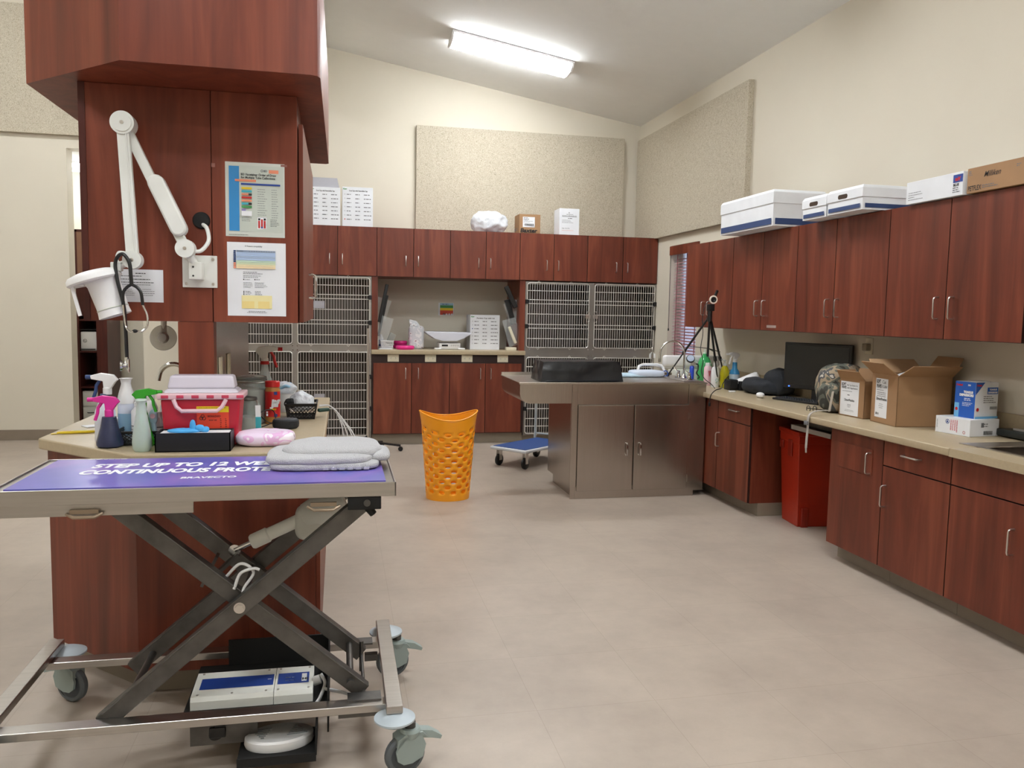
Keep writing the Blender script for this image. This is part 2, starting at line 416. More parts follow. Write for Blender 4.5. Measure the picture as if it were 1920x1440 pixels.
def arc(c, r, a0, a1, n, ax='XZ'):
    o = []
    for i in range(n+1):
        a = R(a0+(a1-a0)*i/n); x, y = r*math.cos(a), r*math.sin(a)
        o.append({'XZ': (c[0]+x, c[1], c[2]+y), 'YZ': (c[0], c[1]+x, c[2]+y), 'XY': (c[0]+x, c[1]+y, c[2])}[ax])
    return o
def curve(pts, n=8):   # Catmull-Rom through points
    P = [Vector(p) for p in pts]; P = [P[0]*2-P[1]] + P + [P[-1]*2-P[-2]]; o = []
    for i in range(1, len(P)-2):
        for k in range(n):
            t = k/n; a, b, c, d = P[i-1:i+3]
            o.append(.5*((2*b)+(c-a)*t+(2*a-5*b+4*c-d)*t*t+(3*b-a-3*c+d)*t**3))
    o.append(P[-2]); return o
# ---------------------------------------------------------------- room shell
XR, YB, XL, YF = 3.66, 9.75, -6.0, -3.0
def zc(x): return 4.43 - .168*x
struct('floor', G().box(XL-.1, YF-.1, -.1, XR+.2, 11.5, 0), FLOOR)
struct('ceiling', G().hexa([(XL-.1, YF-.1, zc(XL-.1)), (XR+.2, YF-.1, zc(XR+.2)), (XR+.2, YB+.2, zc(XR+.2)), (XL-.1, YB+.2, zc(XL-.1)),
    (XL-.1, YF-.1, zc(XL-.1)+.1), (XR+.2, YF-.1, zc(XR+.2)+.1), (XR+.2, YB+.2, zc(XR+.2)+.1), (XL-.1, YB+.2, zc(XL-.1)+.1)]), CEIL)
AX0, AX1, AZ = -2.865, -2.13, 3.17
g = G()
for x0, x1, z0 in ((XL, AX0, 0), (AX0, AX1, AZ), (AX1, XR, 0)):
    g.hexa([(x0, YB, z0), (x1, YB, z0), (x1, YB+.2, z0), (x0, YB+.2, z0), (x0, YB, zc(x0)), (x1, YB, zc(x1)), (x1, YB+.2, zc(x1)), (x0, YB+.2, zc(x0))])
struct('wall_back', g, WALL)
g = G(); g.box(AX0-.75, YB+.2, 0, AX0-.7, 11.4, 3.4); g.box(AX1, YB+.2, 0, AX1+.05, 11.4, 3.4); g.box(AX0-.75, 11.4, 0, AX1+.05, 11.45, 3.4)
struct('wall_alcove', g, WALL)
struct('ceiling_alcove', G().box(AX0-.7, YB+.2, AZ+.0, AX1, 11.4, AZ+.08), CEIL)
WY0, WY1, WZ0, WZ1 = 7.93, 8.68, .95, 2.27
g = G(); zr = zc(XR)
g.box(XR, YF, 0, XR+.2, WY0, zr); g.box(XR, WY1, 0, XR+.2, YB+.2, zr); g.box(XR, WY0, 0, XR+.2, WY1, WZ0); g.box(XR, WY0, WZ1, XR+.2, WY1, zr)
struct('wall_right', g, WALL)
struct('wall_left', G().box(XL-.1, YF, 0, XL, YB, zc(XL)), WALL)
g = G(); g.hexa([(XL, YF-.1, 0), (XR, YF-.1, 0), (XR, YF, 0), (XL, YF, 0), (XL, YF-.1, zc(XL)), (XR, YF-.1, zc(XR)), (XR, YF, zc(XR)), (XL, YF, zc(XL))])
struct('wall_front', g, WALL)
g = G(); g.hexa([(-.45, YF, 3.9), (-.13, YF, 3.9), (-.13, YB, 3.9), (-.45, YB, 3.9), (-.45, YF, zc(-.45)), (-.13, YF, zc(-.13)), (-.13, YB, zc(-.13)), (-.45, YB, zc(-.45))])
struct('trim_1', g, WALL)
g = G(); g.box(XL, YB-.012, 0, AX0, YB, .115); g.box(AX1, YB-.012, 0, -1.26, YB, .115)
struct('baseboard_back', g, BASEB)
# window in the right wall
wn = struct('window_1', G().box(XR+.14, WY0, WZ0, XR+.19, WY0+.04, WZ1).box(XR+.14, WY1-.04, WZ0, XR+.19, WY1, WZ1).box(XR+.14, WY0, WZ0, XR+.19, WY1, WZ0+.04)
            .box(XR+.14, WY0, WZ1-.04, XR+.19, WY1, WZ1).box(XR+.15, WY0, 1.6, XR+.18, WY1, 1.63), WHITE)
o = obj('pane', G().box(XR+.16, WY0+.03, WZ0+.03, XR+.164, WY1-.03, WZ1-.03), GLASS, None, smooth=0); o['kind'] = 'structure'
o.name = 'window_pane'
SLAT = mat('mahogany_slat', '#c79a9c', .45)
bl = thing('window_blind', 'reddish wooden slat blind hanging in the window recess beside the wall cabinets', 'blind', (XR+.06, (WY0+WY1)/2, WZ0))
g = G(); z = WZ0+.03
while z < WZ1-.12:
    g.sheet((XR+.045, WY0+.02, z-.008), (0, WY1-WY0-.04, 0), (.042, 0, .016), .002); z += .0335
obj('slats', g, SLAT, bl, smooth=0)
obj('valance', G().box(XR-.012, WY0-.02, WZ1-.105, XR+.012, WY1-.01, WZ1-.005).box(XR+.012, WY0+.01, WZ1-.06, XR+.08, WY1-.01, WZ1-.005), WOOD, bl, label='dark mahogany valance', bev=.003)
g = G()
for y in (WY0+.12, (WY0+WY1)/2, WY1-.12): g.box(XR+.04, y-.012, WZ0+.02, XR+.0415, y+.012, WZ1-.1)
obj('ladder_tape', g, mat('blind_tape', '#8d5a5c', .8), bl, smooth=0)
obj('pull_cord', G().tube([(XR-.015, WY1-.06, WZ1-.1), (XR-.015, WY1-.06, 1.35)], .003).lathe([(0, 0), (.009, .005), (.007, .03), (0, .035)], (XR-.015, WY1-.06, 1.32), 10), BLACK, bl)

# acoustic boards
obj('acoustic_panel', G().box(.893, YB-.055, 2.41, 3.44, YB-.001, 3.645), ACOU, label='large tan acoustic board on the back wall above the white boxes', cat='wall panel', group='acoustic boards', smooth=0)
obj('acoustic_panel', G().box(XR-.055, 6.9, 2.385, XR-.001, 9.68, 3.62), ACOU, label='tan acoustic board on the right wall above the window', cat='wall panel', group='acoustic boards', smooth=0)
obj('acoustic_panel', G().box(-5.4, YB-.055, 3.30, -1.3, YB-.001, 4.62), ACOU, label='tan acoustic board on the back wall left of the wood column', cat='wall panel', group='acoustic boards', smooth=0)

# ceiling lamps: long wraparound fixtures
LAMPE = mat('lamp_diffuser', '#ffffff', .4, emit=LAMP_STRENGTH)
LAMPE.node_tree.nodes['Principled BSDF'].inputs['Emission Color'].default_value = (.95, .98, 1, 1)
sl = math.degrees(math.atan(.168))
def ceiling_lamp(x, y, label, first=None):
    loc = (x, y, zc(x)-.004)
    if first:
        o = dup(first, loc, label=label, group='ceiling lamps'); o.rotation_euler = (0, R(sl), 0); return o
    t = thing('ceiling_lamp', label, 'lamp', loc, 0, 'ceiling lamps'); t.rotation_euler = (0, R(sl), 0)
    L2 = .63
    obj('housing', G().box(-L2, -.16, -.02, L2, .16, 0), WHITE, t, world=False, smooth=0)
    prof = [(-.15, -.02), (-.145, -.06), (-.11, -.095), (0, -.105), (.11, -.095), (.145, -.06), (.15, -.02)]
    obj('diffuser', G().prism(prof, -L2+.02, L2-.02, 'X'), LAMPE, t, world=False)
    g = G()
    for s in (-1, 1): g.prism([(a*1.03, b*1.03+.001) for a, b in prof], s*L2-.02 if s > 0 else -L2, s*L2 if s > 0 else -L2+.02, 'X')
    obj('end_cap', g, WHITE, t, world=False)
    return t
lamp0 = ceiling_lamp(1.72, 8.32, 'glowing long wraparound lamp on the sloped ceiling above the back cabinets')
for x, y, s in ((1.75, 5.35, 'long wraparound ceiling lamp above the steel cabinet'), (1.75, 2.3, 'long wraparound ceiling lamp above the open floor'),
                (1.75, -.8, 'long wraparound ceiling lamp nearest the front wall on the right'), (-3.0, 7.6, 'long wraparound ceiling lamp at the far left'),
                (-3.0, 4.4, 'long wraparound ceiling lamp left of the wood column'), (-3.0, 1.2, 'long wraparound ceiling lamp over the near left floor'), (-.9, .4, 'long wraparound ceiling lamp in front of the wood column')):
    ceiling_lamp(x, y, s, lamp0)
la = ceiling_lamp(-2.86, 10.7, 'unseen lamp added on the low alcove ceiling to brighten the alcove', lamp0); la.location = (-2.86, 10.7, AZ-.002); la.rotation_euler = (0, 0, 0); la.scale = (.5, .6, 1)  # unseen lamp, added to brighten the alcove

# ---------------------------------------------------------------- cabinets
def FR(x): return lambda u, n, z: (x-n, u, z)        # faces -X
def FB(y): return lambda u, n, z: (u, y-n, z)        # faces -Y
def FE(x): return lambda u, n, z: (x+n, u, z)        # faces +X
def add_handle(F, u, z, L, parent, horiz=False, n0=.018, out=.032, r=.0048, m=None):
    a, b = -L/2, L/2; c = .012
    prof = [(a, n0), (a, n0+out-c), (a+c*.3, n0+out-c*.3), (a+c, n0+out), (b-c, n0+out), (b-c*.3, n0+out-c*.3), (b, n0+out-c), (b, n0)]
    pts = [F(u+s, n, z) if horiz else F(u, n, z+s) for s, n in prof]
    return obj('handle', G().tube(pts, r, 8), m or NICKEL, parent, label='satin metal pull handle')
def shade_gaps(o, axis, front):   # painted gap shade on the narrow faces (front=False) or on the hidden front face
    me = o.data; me.materials.append(GAPSHADE)
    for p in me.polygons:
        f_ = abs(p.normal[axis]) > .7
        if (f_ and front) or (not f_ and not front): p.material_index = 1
def cabinet(name, label, F, u0, u1, z0, z1, depth, fronts, group=None, kick=0, kick_in=.07, M_=None, cat='cabinet', hl=.11, front_th=.018, ctop=None):
    M_ = M_ or WOOD; g_ = .003
    t = thing(name, label, cat, F((u0+u1)/2, -depth/2, z0-kick), 0, group)
    ax_ = 0 if abs(F(0, 1, 0)[0]-F(0, 0, 0)[0]) > .5 else 1
    shade_gaps(obj('carcass', G().fbox(F, u0+.001, u1-.001, -depth+.001, 0, z0, ctop or z1), M_, t, smooth=0), ax_, True)
    if kick: obj('toe_kick', G().fbox(F, u0+.001, u1-.001, -depth+.001, -kick_in, z0-kick+.001, z0), KICK, t, smooth=0, label='tan rubber toe kick')
    for fr in fronts:
        kind, a, b, c, d = fr[:5]
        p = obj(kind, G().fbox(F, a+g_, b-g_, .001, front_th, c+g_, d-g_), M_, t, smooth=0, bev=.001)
        shade_gaps(p, ax_, False)
        for h in fr[5:]:
            add_handle(F, h[0], h[1], h[3] if len(h) > 3 else hl, p, h[2] == 'h', n0=front_th)
    return t
# right base run
F = FR(3.018); gb = 'base cabinets along the right wall'
cabinet('base_cabinet', 'mahogany base cabinet with one drawer between steel cabinet and knee space', F, 5.49, 7.55, .1, .825, .64,
        [('filler_panel', 6.02, 7.55, .1, .825), ('door', 5.49, 6.02, .1, .685, (5.985, .51, 'v')), ('drawer', 5.49, 6.02, .685, .825, (5.73, .775, 'h', .13))], gb, .1)
t = cabinet('base_cabinet', 'mahogany base cabinet with small flap door, right of red bin', F, 3.98, 4.48, .1, .825, .64,
        [('front_panel', 3.98, 4.48, .1, .825)], gb, .1)
fl = obj('flap_door', G().fbox(F, 4.07, 4.40, .018, .022, .60, .75), WOOD, t, smooth=0, bev=.001); add_handle(F, 4.085, .67, .12, fl, n0=.022)
cabinet('base_cabinet', 'mahogany base cabinet with drawer and door below the big carton', F, 3.46, 3.98, .1, .825, .64,
        [('door', 3.46, 3.98, .1, .68, (3.945, .51, 'v', .12)), ('drawer', 3.46, 3.98, .68, .825, (3.74, .765, 'h', .13))], gb, .1)
cabinet('base_cabinet', 'mahogany sink base cabinet at the right picture edge', F, 2.42, 3.46, .1, .825, .64,
        [('door', 2.94, 3.46, .1, .68, (2.985+.07, .50, 'v', .12)), ('door', 2.42, 2.94, .1, .68, (2.83, .50, 'v', .12)), ('false_front', 2.42, 3.46, .68, .825)], gb, .1, ctop=.70)
cabinet('base_cabinet', 'mahogany base cabinet nearest the camera on the right wall', F, 1.5, 2.42, .1, .825, .64,
        [('door', 1.96, 2.42, .1, .68, (2.0, .5, 'v')), ('door', 1.5, 1.96, .1, .68, (1.92, .5, 'v')), ('drawer', 1.5, 2.42, .68, .825, (1.96, .765, 'h'))], gb, .1)
ct = thing('countertop', 'long tan laminate countertop along the right wall', 'countertop', (3.31, 4.3, .826))
SX0, SX1, SY0, SY1 = 3.14, 3.52, 2.90, 3.44
g = G().box(2.96, SY1, .827, XR-.002, 7.55, .868, .006); g.box(2.96, 1.45, .827, XR-.002, SY0, .868); g.box(2.96, SY0, .827, SX0, SY1, .868); g.box(SX1, SY0, .827, XR-.002, SY1, .868)
obj('worktop', g, COUNTER, ct)
obj('backsplash', G().box(XR-.022, 1.45, .868, XR-.002, 7.55, .99, .003), COUNTER, ct)
sk = thing('sink', 'stainless drop-in sink in the tan counter at right edge', 'sink', (3.33, 3.22, .75))
g = G(); g.box(SX0-.02, SY0-.02, .8685, SX1+.02, SY0+.01, .873); g.box(SX0-.02, SY1-.01, .8685, SX1+.02, SY1+.12, .873); g.box(SX0-.02, SY0, .8685, SX0+.01, SY1, .873); g.box(SX1-.01, SY0, .8685, SX1+.06, SY1, .873)
obj('rim', g, STEEL, sk)
g = G()
V = [[g.v(p) for p in q] for q in ([(SX0, SY0, .8685), (SX1, SY0, .8685), (SX1, SY1, .8685), (SX0, SY1, .8685)], [(SX0+.03, SY0+.03, .74), (SX1-.03, SY0+.03, .74), (SX1-.03, SY1-.03, .74), (SX0+.03, SY1-.03, .74)])]
for i in range(4): g.f([V[0][i], V[0][(i+1) % 4], V[1][(i+1) % 4], V[1][i]])
g.f(V[1]); obj('basin', g, STEEL, sk, solid=.002)
# wall cabinets on the right wall
F = FR(3.288); gw = 'wall cabinets on the right wall'
for i, (a, b, s) in enumerate(((6.40, 7.33, 'mahogany wall cabinet with two keyhole locks beside the window'), (5.41, 6.40, 'mahogany wall cabinet second from the window, with a small plate low on its door'),
                (4.40, 5.41, 'mahogany wall cabinet above the computer monitor, third from the window'), (3.37, 4.40, 'mahogany wall cabinet under the cream carton, fourth from the window'),
                (2.33, 3.33, 'mahogany wall cabinet cut off by the right picture edge'))):
    m = (6.87, 5.90, 4.94, 3.90, 2.83)[i]
    t = cabinet('wall_cabinet', s, F, a, b, 1.392, 2.165, .37, [('door', m, b, 1.392, 2.165, (m+.055, 1.565, 'v', .12)), ('door', a, m, 1.392, 2.165, (m-.06, 1.565, 'v', .12))], gw, front_th=.018)
    if i == 0:
        for u in (6.80, 6.94): obj('lock', G().cyl(F(u, .017, 1.44), F(u, .024, 1.44), .011, 16), CHROME, t)
    if i == 1: obj('label_plate', G().fbox(F, 5.66, 5.80, .018, .020, 1.415, 1.435), mat('plate_grey', '#a5918a', .4), t)
# back wall cabinets
F = FB(9.048); gu = 'wall cabinets on the back wall'
ul = (('mahogany wall cabinet above the left kennels, mostly hidden by the column', -1.23, -.41, -.82), ('mahogany wall cabinet under the two white boxes at left', -.41, .413, -.005), ('mahogany back wall cabinet above the left half of the niche', .413, 1.215, .81),
      ('mahogany back wall cabinet under the white plastic bag', 1.215, 2.005, 1.616), ('mahogany back wall cabinet under the small brown carton', 2.005, 2.80, 2.401), ('mahogany back wall cabinet in the right corner', 2.80, 3.655, 3.229))
for s, a, b, m in ul:
    cabinet('wall_cabinet', s, F, a, b, 1.86, 2.39, .69, [('door', a, m, 1.86, 2.39, (m-.085, 2.035, 'v')), ('door', m, b, 1.86, 2.39, (m+.05, 2.035, 'v'))], gu)
F = FB(9.048)
t = cabinet('base_cabinet', 'mahogany four-door base cabinet under the back wall niche', F, .36, 2.08, .12, 1.01, .69,
        [('door', .375, .797, .125, .918, (.73, .80, 'v', .12)), ('door', .797, 1.222, .125, .918, (.87, .80, 'v', .12)), ('door', 1.222, 1.63, .125, .918, (1.57, .80, 'v', .12)), ('door', 1.63, 2.05, .125, .918, (1.69, .80, 'v', .12))], None, .12, .04)
obj('countertop', G().box(.357, 9.0, 1.012, 2.083, YB-.002, 1.06, .004), COUNTER, label='tan laminate niche countertop above the four-door cabinet', cat='countertop')
for nm, a, b, lb in (('niche_panel', .36, .425, 'left mahogany side panel of the niche, beside the left kennels'), ('niche_panel', 2.015, 2.08, 'right mahogany side panel of the niche, beside the right kennels')):
    obj(nm, G().box(a, 9.05, 1.061, b, YB-.002, 1.859), WOOD, label=lb, cat='panel', group='niche side panels', smooth=0)
for i, (x, s) in enumerate(((.595, 'leftmost'), (1.008, 'second from left'), (1.42, 'third from left'), (1.83, 'rightmost'))):
    if i == 0:
        out0 = t = thing('power_outlet', 'cream double outlet under the niche counter, leftmost of four', 'outlet', (x, 9.047, .968), 0, 'outlets under the niche counter')
        obj('plate', G().box(-.062, -.006, -.04, .062, 0, .04, .003), CREAMP, t, world=False)
        g = G()
        for sx in (-.024, .024): g.lathe([(.0, .0085), (.016, .0085), (.016, .005)], (sx, 0, 0), 16, (0, -1, 0), sy=1)
        obj('socket', g, CREAMP, t, world=False)
        g = G()
        for sx in (-.024, .024):
            for dz in (-.006, .006): g.box(sx-.004, -.0095, dz-.0012, sx+.004, -.0083, dz+.0012)
            g.box(sx+(.008 if sx > 0 else -.008)-.0015, -.0095, -.002, sx+(.008 if sx > 0 else -.008)+.0015, -.0083, .002)
        obj('slots', g, INK, t, world=False, smooth=0)
    else: dup(out0, (x, 9.047, .968), label='cream double outlet under the niche counter, %s of four' % s)

# ---------------------------------------------------------------- kennels
def kennel_bank(label, X0, X1, split, ztop, zmid, zbot):
    F = FB(9.055); t = thing('kennel_bank', label, 'kennel', ((X0+X1)/2, 9.4, 0), 0, 'stainless kennel banks')
    g = G(); D = .62; th = .004
    g.box(X0, 9.055, zbot, X0+.03, 9.085, ztop); g.box(X1-.03, 9.055, zbot, X1, 9.085, ztop)
    g.box(split[0], 9.055, zbot, split[1], 9.085, ztop)
    g.box(X0, 9.056, ztop-.03, X1, 9.086, ztop); g.box(X0, 9.056, zmid[0], X1, 9.086, zmid[1]); g.box(X0, 9.056, zbot, X1, 9.086, zbot+.035)
    obj('frame', g, KENNEL, t, smooth=0)
    g = G()
    g.box(X0, 9.086, zbot, X0+th, 9.055+D, ztop); g.box(X1-th, 9.086, zbot, X1, 9.055+D, ztop); c = (split[0]+split[1])/2
    g.box(c-.01, 9.086, zbot, c+.01, 9.055+D, ztop); g.box(X0, 9.055+D, zbot, X1, 9.059+D, ztop)
    for z in (zbot, (zmid[0]+zmid[1])/2-.01, ztop-.012): g.box(X0, 9.086, z, X1, 9.055+D, z+.012)
    obj('enclosure', g, KINS, t, smooth=0, label='brushed steel compartments')
    obj('base', G().box(X0, 9.10, .001, X1, 9.055+D, zbot), KICK, t, smooth=0)
    rv = G()
    z = zbot+.02
    for z in (zmid[0]+.02, zmid[1]-.02, ztop-.012, zbot+.015):
        for x in (X0+.06, split[0]+.01, split[1]-.01, X1-.06): rv.cyl((x, 9.055, z), (x, 9.051, z), .006, 8)
    obj('rivets', rv, CHROME, t)
    for (a, b, hs) in ((X0+.02, split[0]+.005, -1), (split[1]-.005, X1-.02, 1)):
        for (c0, c1, low) in ((zmid[1]+.0, ztop-.015, 0), (zbot+.02, zmid[0]-.0, 1)):
            g = G(); n = .012
            g.rrect(F, a, b, c0, c1, .03, n, tr=.0055)
            hs_ = [c0+(c1-c0)*q for q in ((.14, .3, .36, .52, .68, .74, .88) if not low else (.1, .2, .33, .41, .55, .63, .76, .88))]
            for z in hs_: g.tube([F(a, n, z), F(b, n, z)], .0045, 6)
            k = 26 if (b-a) > .6 else 18
            for i in range(1, k):
                u = a+(b-a)*i/k
                g.tube([F(u, n+.004, c0+.004), F(u, n+.004, c1-.004)], .0025, 5)
            for u in (a+.18*(b-a), a+.7*(b-a)):   # small loops on the frame
                for z, s in ((c0, -1), (c1, 1)): g.tube([F(u-.012, n, z), F(u-.012, n, z+s*.012), F(u, n, z+s*.022), F(u+.012, n, z+s*.012), F(u+.012, n, z)], .003, 6)
            d = obj('door', g, WIRE, t, label='wire grid door')
            lu = b-.01 if hs < 0 else a+.01
            z1, z2 = hs_[1], hs_[4] if len(hs_) > 4 else hs_[-1]
            g = G(); g.fbox(F, lu-.03, lu+.03, .014, .02, (z1+z2)/2-.02, (z1+z2)/2+.02); g.rrect(F, lu-.016, lu+.016, (z1+z2)/2-.06, (z1+z2)/2+.06, .014, .024, tr=.0035)
            obj('latch', g, NICKEL, d)
            hu = a-.005 if hs < 0 else b+.005
            g = G()
            for z in (c0+(c1-c0)*.33, c0+(c1-c0)*.71): g.fbox(F, hu-.018, hu+.018, .0, .03, z-.024, z+.024)
            obj('hinge', g, BLACK, d, bev=.003)
            if low or hs > 0 and X0 < 0: 
                g = G().fbox(F, a+(b-a)*.22, a+(b-a)*.37, .017, .02, hs_[3]+.01, hs_[3]+.09)
                obj('card_holder', g, mat('card_holder_grey', '#9c9aa0', .45), d)
    return t
kennel_bank('bank of four stainless kennels left of the niche, behind the island', -1.24, .356, (-.49, -.42), 1.855, (1.03, 1.115), .085)
kennel_bank('bank of four stainless kennels right of the niche, behind the steel cabinet', 2.084, 3.656, (2.83, 2.91), 1.85, (.985, 1.10), .085)
# ---------------------------------------------------------------- island
PL = [(-1.20, 3.62), (-.755, 3.185), (-.058, 3.185), (-.05, 5.15), (-1.20, 5.15)]
def inset(d):
    q = d*.414
    return [(-1.20+d, 3.62+q), (-.755+q, 3.185+d), (-.058-d, 3.185+d), (-.058-d, 5.15-d), (-1.20+d, 5.15-d)]
t = thing('island_cabinet', 'mahogany island base with an angled front corner, behind the lift table', 'cabinet', (-.6, 4.1, 0))
obj('carcass', G().prism(inset(.03), .1, .903), WOODH, t, smooth=0)
obj('toe_kick', G().prism(inset(.09), .001, .1), KICK, t, smooth=0)
F = FE(-.088)
for a, b, hu in ((3.25, 3.85, 3.80), (3.85, 4.45, 3.90), (4.45, 5.08, 4.52)):
    d = obj('door', G().fbox(F, a+.002, b-.002, .001, .018, .11, .90), WOOD, t, smooth=0, bev=.0015); add_handle(F, hu, .70, .11, d)
obj('island_countertop', G().prism(PL, .905, .95), COUNTER, label='tan laminate countertop of the mahogany island', cat='countertop', bev=.006, smooth=0)
# overhead canopy and column cabinet
g = G()
SP = [(-1.20, 3.62), (-.755, 3.185), (-.10, 3.185), (-.075, 3.195), (-.065, 3.22), (-.055, 5.06), (-.07, 5.08), (-1.20, 5.08)]
g.prism(SP, 2.36, 2.86)
obj('overhead_canopy', g, WOODH, label='mahogany canopy with angled corners over the island column', cat='canopy', smooth=30)
t = thing('column_cabinet', 'tall mahogany cabinet hanging under the canopy with papers taped on it', 'cabinet', (-.57, 4.2, 1.435))
CX0, CX1, CY0, CY1, CZ0, CZ1 = -.985, -.165, 3.52, 4.95, 1.437, 2.359
obj('carcass', G().box(CX0, CY0+.012, CZ0, CX1, CY1, CZ1), WOODH, t, smooth=0)
obj('front_panel', G().box(CX0, CY0, CZ0, -.502, CY0+.011, CZ1), WOODH, t, smooth=0, bev=.001)
obj('front_panel', G().box(-.498, CY0, CZ0, CX1-.0, CY0+.011, CZ1), WOODH, t, smooth=0, bev=.001)
obj('edge_strip', G().box(CX0-.002, CY0-.004, CZ0, CX0+.022, CY0, CZ1), WDARK, t, smooth=0)
F = FE(CX1)
for a, b, hu in ((3.56, 4.25, 4.19), (4.25, 4.93, 4.31)):
    d = obj('door', G().fbox(F, a+.002, b-.002, .004, .022, CZ0+.002, CZ1-.1), WOOD, t, smooth=0, bev=.0015); add_handle(F, hu, 1.61, .115, d, n0=.022, m=CHROME)
t = thing('support_post', 'mahogany post and steel-clad partition between island counter and column cabinet', 'post', (-.57, 4.2, .951))
obj('post', G().box(-.637, 3.522, .951, -.5, 3.60, 1.436), WOODH, t, smooth=0)
obj('partition', G().box(-.57, 3.601, .951, -.504, 4.85, 1.436), WOODH, t, smooth=0)
obj('steel_cladding', G().box(-.504, 3.601, .951, -.5, 4.85, 1.436), STEELD, t, smooth=0, label='reflective stainless sheet')
pan = None
for y, s in ((3.68, 'cream outlet plate on the steel-clad partition, nearer the post'), (3.95, 'cream outlet plate on the steel-clad partition, further from the post')):
    p = thing('outlet_plate', s, 'outlet', (-.499, y, 1.22), 0, 'outlets on the steel partition')
    obj('plate', G().box(-.499, y-.04, 1.155, -.492, y+.04, 1.285, .003), CREAMP, p)
    obj('socket', G().box(-.492, y-.018, 1.175, -.489, y+.018, 1.265), CREAMP, p)
# ---------------------------------------------------------------- stainless cabinet with tub
t = thing('steel_cabinet', 'brushed stainless wet table cabinet with two doors and overhanging basin', 'cabinet', (2.4, 6.6, 0))
obj('carcass', G().box(1.83, 6.24, .10, 2.985, 6.94, .90), STEELD, t, smooth=0, bev=.002)
g = G().box(1.87, 6.22, .001, 2.90, 6.90, .10); obj('plinth', g, STEELD, t, smooth=0)
g = G(); g.box(1.832, 6.222, .001, 1.88, 6.24, .9435); g.box(1.88, 6.222, .77, 2.83, 6.24, .9435); g.box(2.834, 6.222, .045, 2.985, 6.24, .9435)
obj('face_frame', g, STEELD, t, smooth=0, bev=.002)
for a, b, hx in ((1.882, 2.352, 2.295), (2.362, 2.832, 2.41)):
    d = obj('door', G().box(a, 6.205, .065, b, 6.239, .765), STEELD, t, smooth=0, bev=.003)
    add_handle(FB(6.205), hx, .405, .10, d, n0=0, out=.03, r=.006, m=CHROME)
obj('hinge', G().box(2.832, 6.203, .64, 2.838, 6.215, .70).box(2.832, 6.203, .12, 2.838, 6.215, .18), STEEL, t)
g = G(); prof = [(1.402, .945), (1.402, .86)] + [(1.402+.09-.09*math.cos(R(a)), .86-.08*math.sin(R(a))) for a in (20, 40, 60, 80, 90)] + [(1.83, .78), (1.83, .945)]
g.prism(prof, 6.222, 6.26, 'Y'); obj('basin_front', g, STEELD, t, smooth=30)
g = G().prism(prof, 6.26, 6.95, 'Y'); obj('basin', g, STEELD, t, smooth=30)
g = G(); g.box(1.395, 6.212, .9445, 2.99, 6.975, .9495, .002); g.box(1.395, 6.212, .9445, 2.99, 6.222, .935); obj('top', g, STEEL, t, smooth=0)
g = G(); g.box(2.80, 6.26, .9496, 2.985, 6.88, .957, .003); obj('tap_ledge', g, STEEL, t, smooth=0)
for y, q in ((6.935, 1),): obj('back_lip', G().box(1.40, 6.955, .9496, 2.99, 6.972, .975), STEEL, t, smooth=0)
f = thing('gooseneck_faucet', 'chrome gooseneck faucet with two lever taps on the stainless cabinet', 'faucet', (2.89, 6.47, .957))
obj('spout', G().tube([(2.89, 6.47, .957), (2.89, 6.47, 1.17)] + arc((2.78, 6.47, 1.17), .11, 10, 175, 16) + [(2.668, 6.47, 1.13)], .0085, 12), CHROME, f)
obj('aerator', G().cyl((2.668, 6.47, 1.13), (2.668, 6.47, 1.10), .011, 14), CHROME, f)
obj('base', G().lathe([(.03, 0), (.03, .012), (.016, .03), (.014, .05), (0, .05)], (2.89, 6.47, .9575)).box(2.865, 6.34, .9575, 2.915, 6.60, .968, .004), CHROME, f)
for y in (6.36, 6.58):
    obj('tap', G().lathe([(.02, 0), (.018, .02), (.012, .035), (.015, .05), (0, .055)], (2.89, y, .968)).tube([(2.89, y, 1.01), (2.86, y-.01, 1.03), (2.84, y-.015, 1.055)], .006, 8, r2=.004), CHROME, f)
# black vinyl box
t = thing('vinyl_cushion', 'black vinyl covered box lying on the stainless cabinet', 'cushion', (1.92, 6.45, .95))
g = G(); b = bmesh.new(); bmesh.ops.create_cube(b, size=1); bmesh.ops.subdivide_edges(b, edges=b.edges[:], cuts=14, use_grid_fill=True)
for v in b.verts:
    p = v.co.copy(); k = .5 - p.z
    v.co = Vector((1.925+p.x*(.65+.04*k), 6.43+p.y*(.30+.05*k), 1.032+p.z*.16))
    n_ = noise.noise(v.co*9)*.011 + noise.noise(v.co*22)*.005
    if p.z > -.49: v.co += Vector((p.x, p.y, p.z)).normalized()*n_
g.merge(b); obj('cover', g, VINYL, t, smooth=60)
obj('skirt', G().blob((1.93, 6.43, .957), (.35, .19, .007), .3, .25, 60, 6, .004, 20, 3, flat=.951), VINYL, t)
# ---------------------------------------------------------------- lift table
t = thing('lift_table', 'scissor lift exam table on casters with a purple mat', 'table', (-.41, 2.85, 0))
g = G(); g.box(-1.0, 2.588, .925, .182, 3.11, .945, .004); g.box(-1.0, 2.586, .905, .182, 2.592, .951, .002); g.box(.176, 2.586, .905, .182, 3.112, .951, .002); g.box(-1.0, 3.106, .905, .182, 3.112, .951, .002); g.box(-1.0, 2.586, .905, -.994, 3.112, .951, .002)
obj('tabletop', g, STEELH, t, smooth=0)
obj('underframe', G().box(-.98, 2.60, .868, -.435, 2.61, .905).box(-.98, 3.07, .868, -.0, 3.08, .905), STEELH, t, smooth=0)
for x in (-.74, -.045):
    g = G().box(x-.04, 2.585, .878, x+.04, 2.598, .89).tube([(x-.05, 2.59, .878), (x-.03, 2.58, .868), (x+.03, 2.58, .868), (x+.05, 2.59, .878)], .005, 8)
    obj('latch', g, mat('old_brass', '#9a8a78', .4, metal=.9), t)
